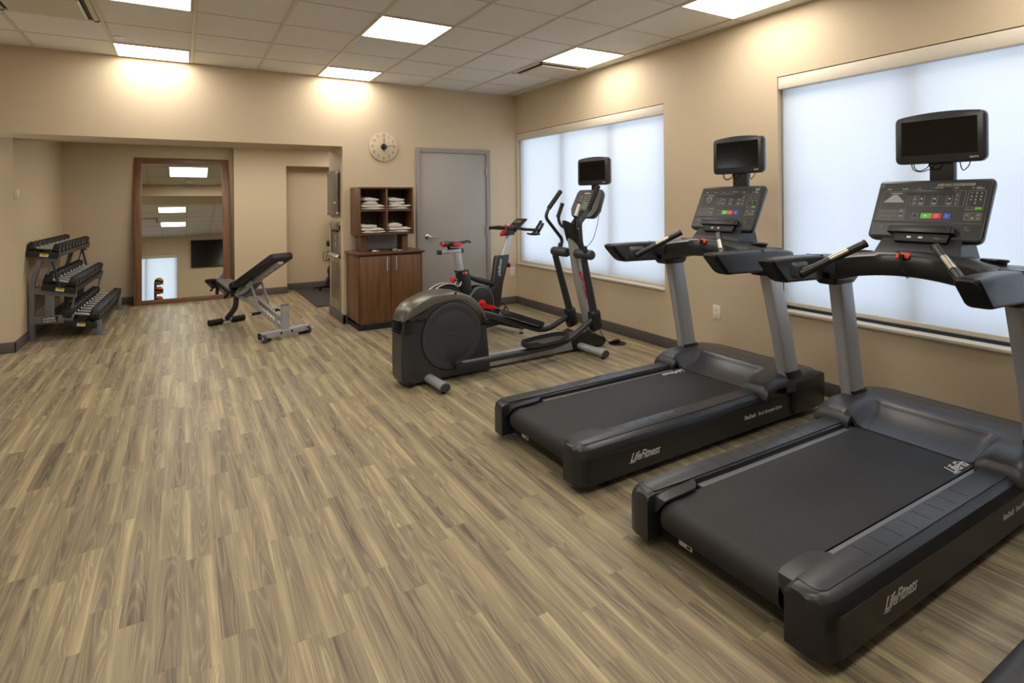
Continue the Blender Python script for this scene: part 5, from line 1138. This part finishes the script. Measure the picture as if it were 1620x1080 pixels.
# dumbbells: round rubber heads on a chrome handle, one prototype per tier
def dumb(R_, L_, Hd, name='dumbbell'):
    d = bpy.data.objects.new(name, None); COL.objects.link(d)
    m = MB(); m.lathe([(-L_ / 2 + Hd * 0.9, 0.010), (-0.055, 0.0135), (0, 0.0165), (0.055, 0.0135), (L_ / 2 - Hd * 0.9, 0.010)], (0, 0, 0), (1, 0, 0), SILVER2, 14)
    for s in (-1, 1): m.cyl((s * (L_ / 2 - Hd), 0, 0), (s * (L_ / 2 - Hd - 0.010), 0, 0), 0.021, CHROME, 16, 0.003)
    m.build('handle', d, label='chrome handle')
    for s in (-1, 1):
        m = MB(); n = 12; e = L_ / 2
        prof = [(e - Hd, R_ * 0.80), (e - Hd + 0.006, R_ * 0.94), (e - Hd + 0.014, R_), (e - 0.014, R_), (e - 0.004, R_ * 0.94), (e, R_ * 0.84), (e - 0.002, R_ * 0.60), (e - 0.004, R_ * 0.56), (e - 0.004, 0.001)]
        m.lathe(prof, (0, 0, 0), (s, 0, 0), RUBBER, n, Matrix.Rotation(PI / 12, 4, 'X'))
        h = m.build('rubber_head', d, 28)
        m = MB(); m.text('%d' % int(round(R_ * 400)), R_ * 0.62, INKG, frame_mx((s * (e - 0.0035), s * -R_ * 0.32, -R_ * 0.2), (0, s, 0), (0, 0, 1)), 0, 0.0006); m.build('weight_number', h, label='pale weight number')
    return d
ordn = ['nearest', 'second', 'third', 'fourth', 'fifth', 'sixth', 'seventh', 'eighth', 'ninth', 'farthest']
for k, (u0, u1, z0, z1) in enumerate(tiers):
    tn = ('top', 'middle', 'bottom')[k]; R_ = (0.062, 0.074, 0.090)[k]; L_ = (0.262, 0.282, 0.320)[k]; Hd = (0.058, 0.068, 0.088)[k]
    proto = dumb(R_, L_, Hd); sl = (z1 - z0) / (u1 - u0); ang = -math.atan(sl)
    for i in range(10):
        o = proto if i == 0 else copy_tree(proto)
        uc = (u0 + u1) / 2 + 0.004; y = R_ + 0.022 + i * (LN - 2 * R_ - 0.04) / 9
        rest = 0.030 + math.sqrt(R_ ** 2 - 0.0) * 0.985
        z = (z0 + z1) / 2 + rest - 0.016
        s_ = 1.0 - 0.012 * i
        o.matrix_world = RK @ Matrix.Translation((uc, y, z)) @ Matrix.Rotation(ang, 4, 'Y')
        tag(o, 'black rubber dumbbell with chrome handle, %s from the camera on the %s tray' % (ordn[i], tn), 'dumbbell', 'dumbbells on the %s tray of the rack' % tn)
        o.name = 'dumbbell'
# ------------------------------------------------------------------ adjustable bench
def make_bench():
    t = thing('weight_bench', 'adjustable black and silver weight bench with raised backrest in front of the mirror', 'bench', (0.90, 6.17, 0), math.radians(113))
    m = MB(); m.loft([[(u, -0.272, z) for u, z in rrect(0.062, 0.062, 0.01, 2, 0.0, 0.062)], [(u, 0.272, z) for u, z in rrect(0.062, 0.062, 0.01, 2, 0.0, 0.062)]], SILVER); rb = m.build('rear_bar', t, label='silver rear cross bar')
    for s in (1, -1):
        m = MB(); m.loft([[(u, s * 0.272, z) for u, z in rrect(0.064, 0.064, 0.01, 2, 0.0, 0.062)], [(u, s * 0.278, z) for u, z in rrect(0.060, 0.060, 0.01, 2, 0.0, 0.062)]], BLACKM); m.build('end_cap', rb)
        m = MB(); m.cyl((-0.040, s * 0.235, 0.042), (-0.040, s * 0.262, 0.042), 0.038, CHAR2, 28, 0.006); m.cyl((-0.040, s * 0.225, 0.042), (-0.040, s * 0.270, 0.042), 0.016, CHROME, 16, 0.002); m.build('wheel', t, 40)
        m = MB(); m.cyl((-0.0315, s * 0.06, 0.062), (-0.034, s * 0.06, 0.062), 0.012, BLACKM, 16); m.build('plug', rb)
        m = MB(); m.b2((-0.02, s * 0.20 - 0.04, 0.0), (0.02, s * 0.20 + 0.04, 0.031), BLACKM, 0.006); m.build('rubber_foot', rb)
    m = MB(); m.loft([[(a, b, 0.09) for a, b in rrect(0.055, 0.072, 0.012, 3)], [(a, b, 0.335) for a, b in rrect(0.055, 0.072, 0.012, 3)]], SILVER); p = m.build('handle_post', t, label='silver post')
    m = MB(); m.loft([[(a, b, 0.335) for a, b in rrect(0.057, 0.074, 0.012, 3)], [(a, b, 0.342) for a, b in rrect(0.053, 0.070, 0.012, 3)]], CHAR2); m.build('post_cap', p)
    m = MB(); mx = frame_mx((-0.0278, -0.002, 0.285), (0, -1, 0), (0, 0, 1)); m.prism([(-0.018, 0), (0.018, 0), (0, 0.032)], 'xy', 0, 0.0008, YEL, 0, mx); m.prism([(-0.004, 0.006), (0.004, 0.006), (0.003, 0.020), (-0.003, 0.020)], 'xy', 0.0008, 0.0012, INKD, 0, mx); m.build('warning_triangle', p, label='yellow warning triangle')
    # spine tube, curved front leg, front foot
    m = MB(); m.tube(fillet([(0.0, 0, 0.085), (0.06, 0, 0.105), (0.80, 0, 0.335), (0.97, 0, 0.355)], 0.08), 0.027, SILVER, 16); m.build('spine_tube', t, label='silver spine tube')
    m = MB(); m.tube(fillet([(0.93, 0, 0.385), (0.98, 0, 0.33), (1.00, 0, 0.20), (1.20, 0, 0.055)], 0.12), 0.033, DGREY, 16, flat=(1, 0.85)); m.build('front_leg', t)
    m = MB(); m.tube([(1.20, -0.19, 0.042), (1.20, 0.19, 0.042)], 0.018, SILVER, 14); ff = m.build('front_foot', t)
    for s in (1, -1): m = MB(); m.tube([(1.20, s * 0.055, 0.036), (1.20, s * 0.205, 0.036)], 0.034, BLACKM, 20); m.build('rubber_sleeve', ff)
    # toothed adjustment plates
    for s in (1, -1):
        prof = [(0.06, 0.115), (0.08, 0.205)]; 
        for k in range(9):
            u = 0.11 + k * 0.055; z = 0.175 + k * 0.0195; prof += [(u, z + 0.022), (u + 0.012, z - 0.006), (u + 0.030, z - 0.004)]
        prof += [(0.62, 0.375), (0.655, 0.345), (0.63, 0.29)]
        m = MB(); m.prism(prof, 'xz', s * 0.040, s * 0.046, SILVER2); m.build('toothed_plate', t, label='bright toothed plate')
        m = MB(); m.tube([(0.06, s * 0.043, 0.235), (0.50, s * 0.043, 0.390)], 0.006, SILVER2, 8); m.build('guide_rod', t)
    # backrest frame, A struts, pegs
    e0, e1 = Vector((0.93, 0, 0.385)), Vector((0.07, 0, 0.777)); d = (e1 - e0).normalized(); n_ = Vector((d.z, 0, -d.x))
    if n_.z < 0: n_ = -n_
    m = MB(); m.loft([[e0 + Vector((0, y, 0)) + n_ * z for y, z in ((-0.03, -0.025), (0.03, -0.025), (0.03, 0.025), (-0.03, 0.025))], [e1 + Vector((0, y, 0)) + n_ * z for y, z in ((-0.03, -0.022), (0.03, -0.022), (0.03, 0.018), (-0.03, 0.018))]], SILVER, bev=0.004)
    bf = m.build('backrest_frame', t, label='silver backrest beam')
    for f_ in (0.62, 0.74, 0.85, 0.95): m = MB(); c = e0 + (e1 - e0) * f_ - n_ * 0.0225; m.tube([c + Vector((0, -0.012, 0)), c + Vector((0, 0.012, 0))], 0.004, INKD, 8); m.build('slot', bf)
    j = e0 + (e1 - e0) * 0.42 - n_ * 0.02
    for s in (1, -1):
        m = MB(); a = j + Vector((0.0, s * 0.062, 0)); b = Vector((0.36, s * 0.062, 0.215))
        m.loft([[a + Vector((-0.018, -0.005, 0)), a + Vector((0.018, -0.005, 0)), a + Vector((0.018, 0.005, 0)), a + Vector((-0.018, 0.005, 0))], [b + Vector((-0.018, -0.005, 0)), b + Vector((0.018, -0.005, 0)), b + Vector((0.018, 0.005, 0)), b + Vector((-0.018, 0.005, 0))]], SILVER); st = m.build('support_strut', t)
        m = MB(); m.tube([(0.36, s * 0.062, 0.225), (0.36, s * 0.165, 0.225)], 0.016, BLACKM, 14); m.tube([(0.36, s * 0.16, 0.225), (0.36, s * 0.185, 0.225)], 0.013, SILVER2, 14); m.build('adjusting_peg', st)
    m = MB(); m.tube([j + Vector((0, -0.07, 0)), j + Vector((0, 0.07, 0))], 0.016, SILVER, 12); m.tube([(0.36, -0.07, 0.225), (0.36, 0.07, 0.225)], 0.010, CHROME, 12); m.build('cross_pin', t)
    m = MB(); m.prism([(0.90, 0.345), (0.70, 0.40), (0.52, 0.515), (0.58, 0.535), (0.95, 0.385)], 'xz', -0.052, -0.046, SILVER); m.prism([(0.90, 0.345), (0.70, 0.40), (0.52, 0.515), (0.58, 0.535), (0.95, 0.385)], 'xz', 0.046, 0.052, SILVER)
    gp = m.build('side_plate', t); m = MB(); mxt = frame_mx((0.82, 0.0525, 0.40), (-0.9, 0, 0.43), (0.43, 0, 0.9)); m.text('LifeFitness', 0.05, INKD, mxt, 0.35, 0.0006, 0.8); m.build('plate_lettering', gp)
    # pads
    def pad(u0, z0, u1, z1, w0, w1, th, name, mt=VINYL, topm=None, edge=0.02):
        a, b = Vector((u0, 0, z0)), Vector((u1, 0, z1)); dd = (b - a); L_ = dd.length; dd.normalize(); nn = Vector((dd.z, 0, -dd.x)); nn = nn if nn.z > 0 else -nn
        mx = Matrix((dd, Vector((0, 1, 0)), nn)).transposed().to_4x4(); mx.translation = a
        def plan(k): 
            P = []; N_ = 6; r = 0.035 - k * 0.5
            for (sx, sy, a0) in ((1, 1, 0), (0, 1, 90), (0, -1, 180), (1, -1, 270)):
                hw = (w1 if sx else w0) / 2 - k; cx = (L_ - k - r) if sx else (k + r)
                for q in range(N_): an = math.radians(a0 + 90 * q / (N_ - 1)); P.append((cx + r * math.cos(an), sy * (hw - r) + r * math.sin(an)))
            return P
        m = MB(); m.loft([[mx @ Vector((x, y, z)) for x, y in plan(k)] for k, z in ((0.012, 0), (0.002, 0.008), (0, 0.02), (0, th - 0.016), (0.004, th - 0.006), (0.014, th))], mt); o = m.build(name, t, 50)
        if topm: m = MB(); m.prism(plan(0.014), 'xy', th - 0.001, th + 0.0012, topm, 0, mx); m.build('seat_cover', o, label='brown grey seat top')
        return o
    pad(0.80, 0.455, 0.015, 0.812, 0.25, 0.25, 0.072, 'backrest_pad')
    pad(0.965, 0.415, 0.79, 0.475, 0.20, 0.24, 0.07, 'lumbar_pad')
    pad(0.90, 0.375, 1.30, 0.455, 0.26, 0.19, 0.052, 'seat_pad', VINYL, VINYLT)
    m = MB(); m.b2((0.92, -0.03, 0.355), (1.20, 0.03, 0.385), DGREY, 0.004); m.tube([(1.13, 0.0, 0.37), (1.17, 0.04, 0.30)], 0.015, BLACKM, 12); m.build('seat_bracket', t)
make_bench()
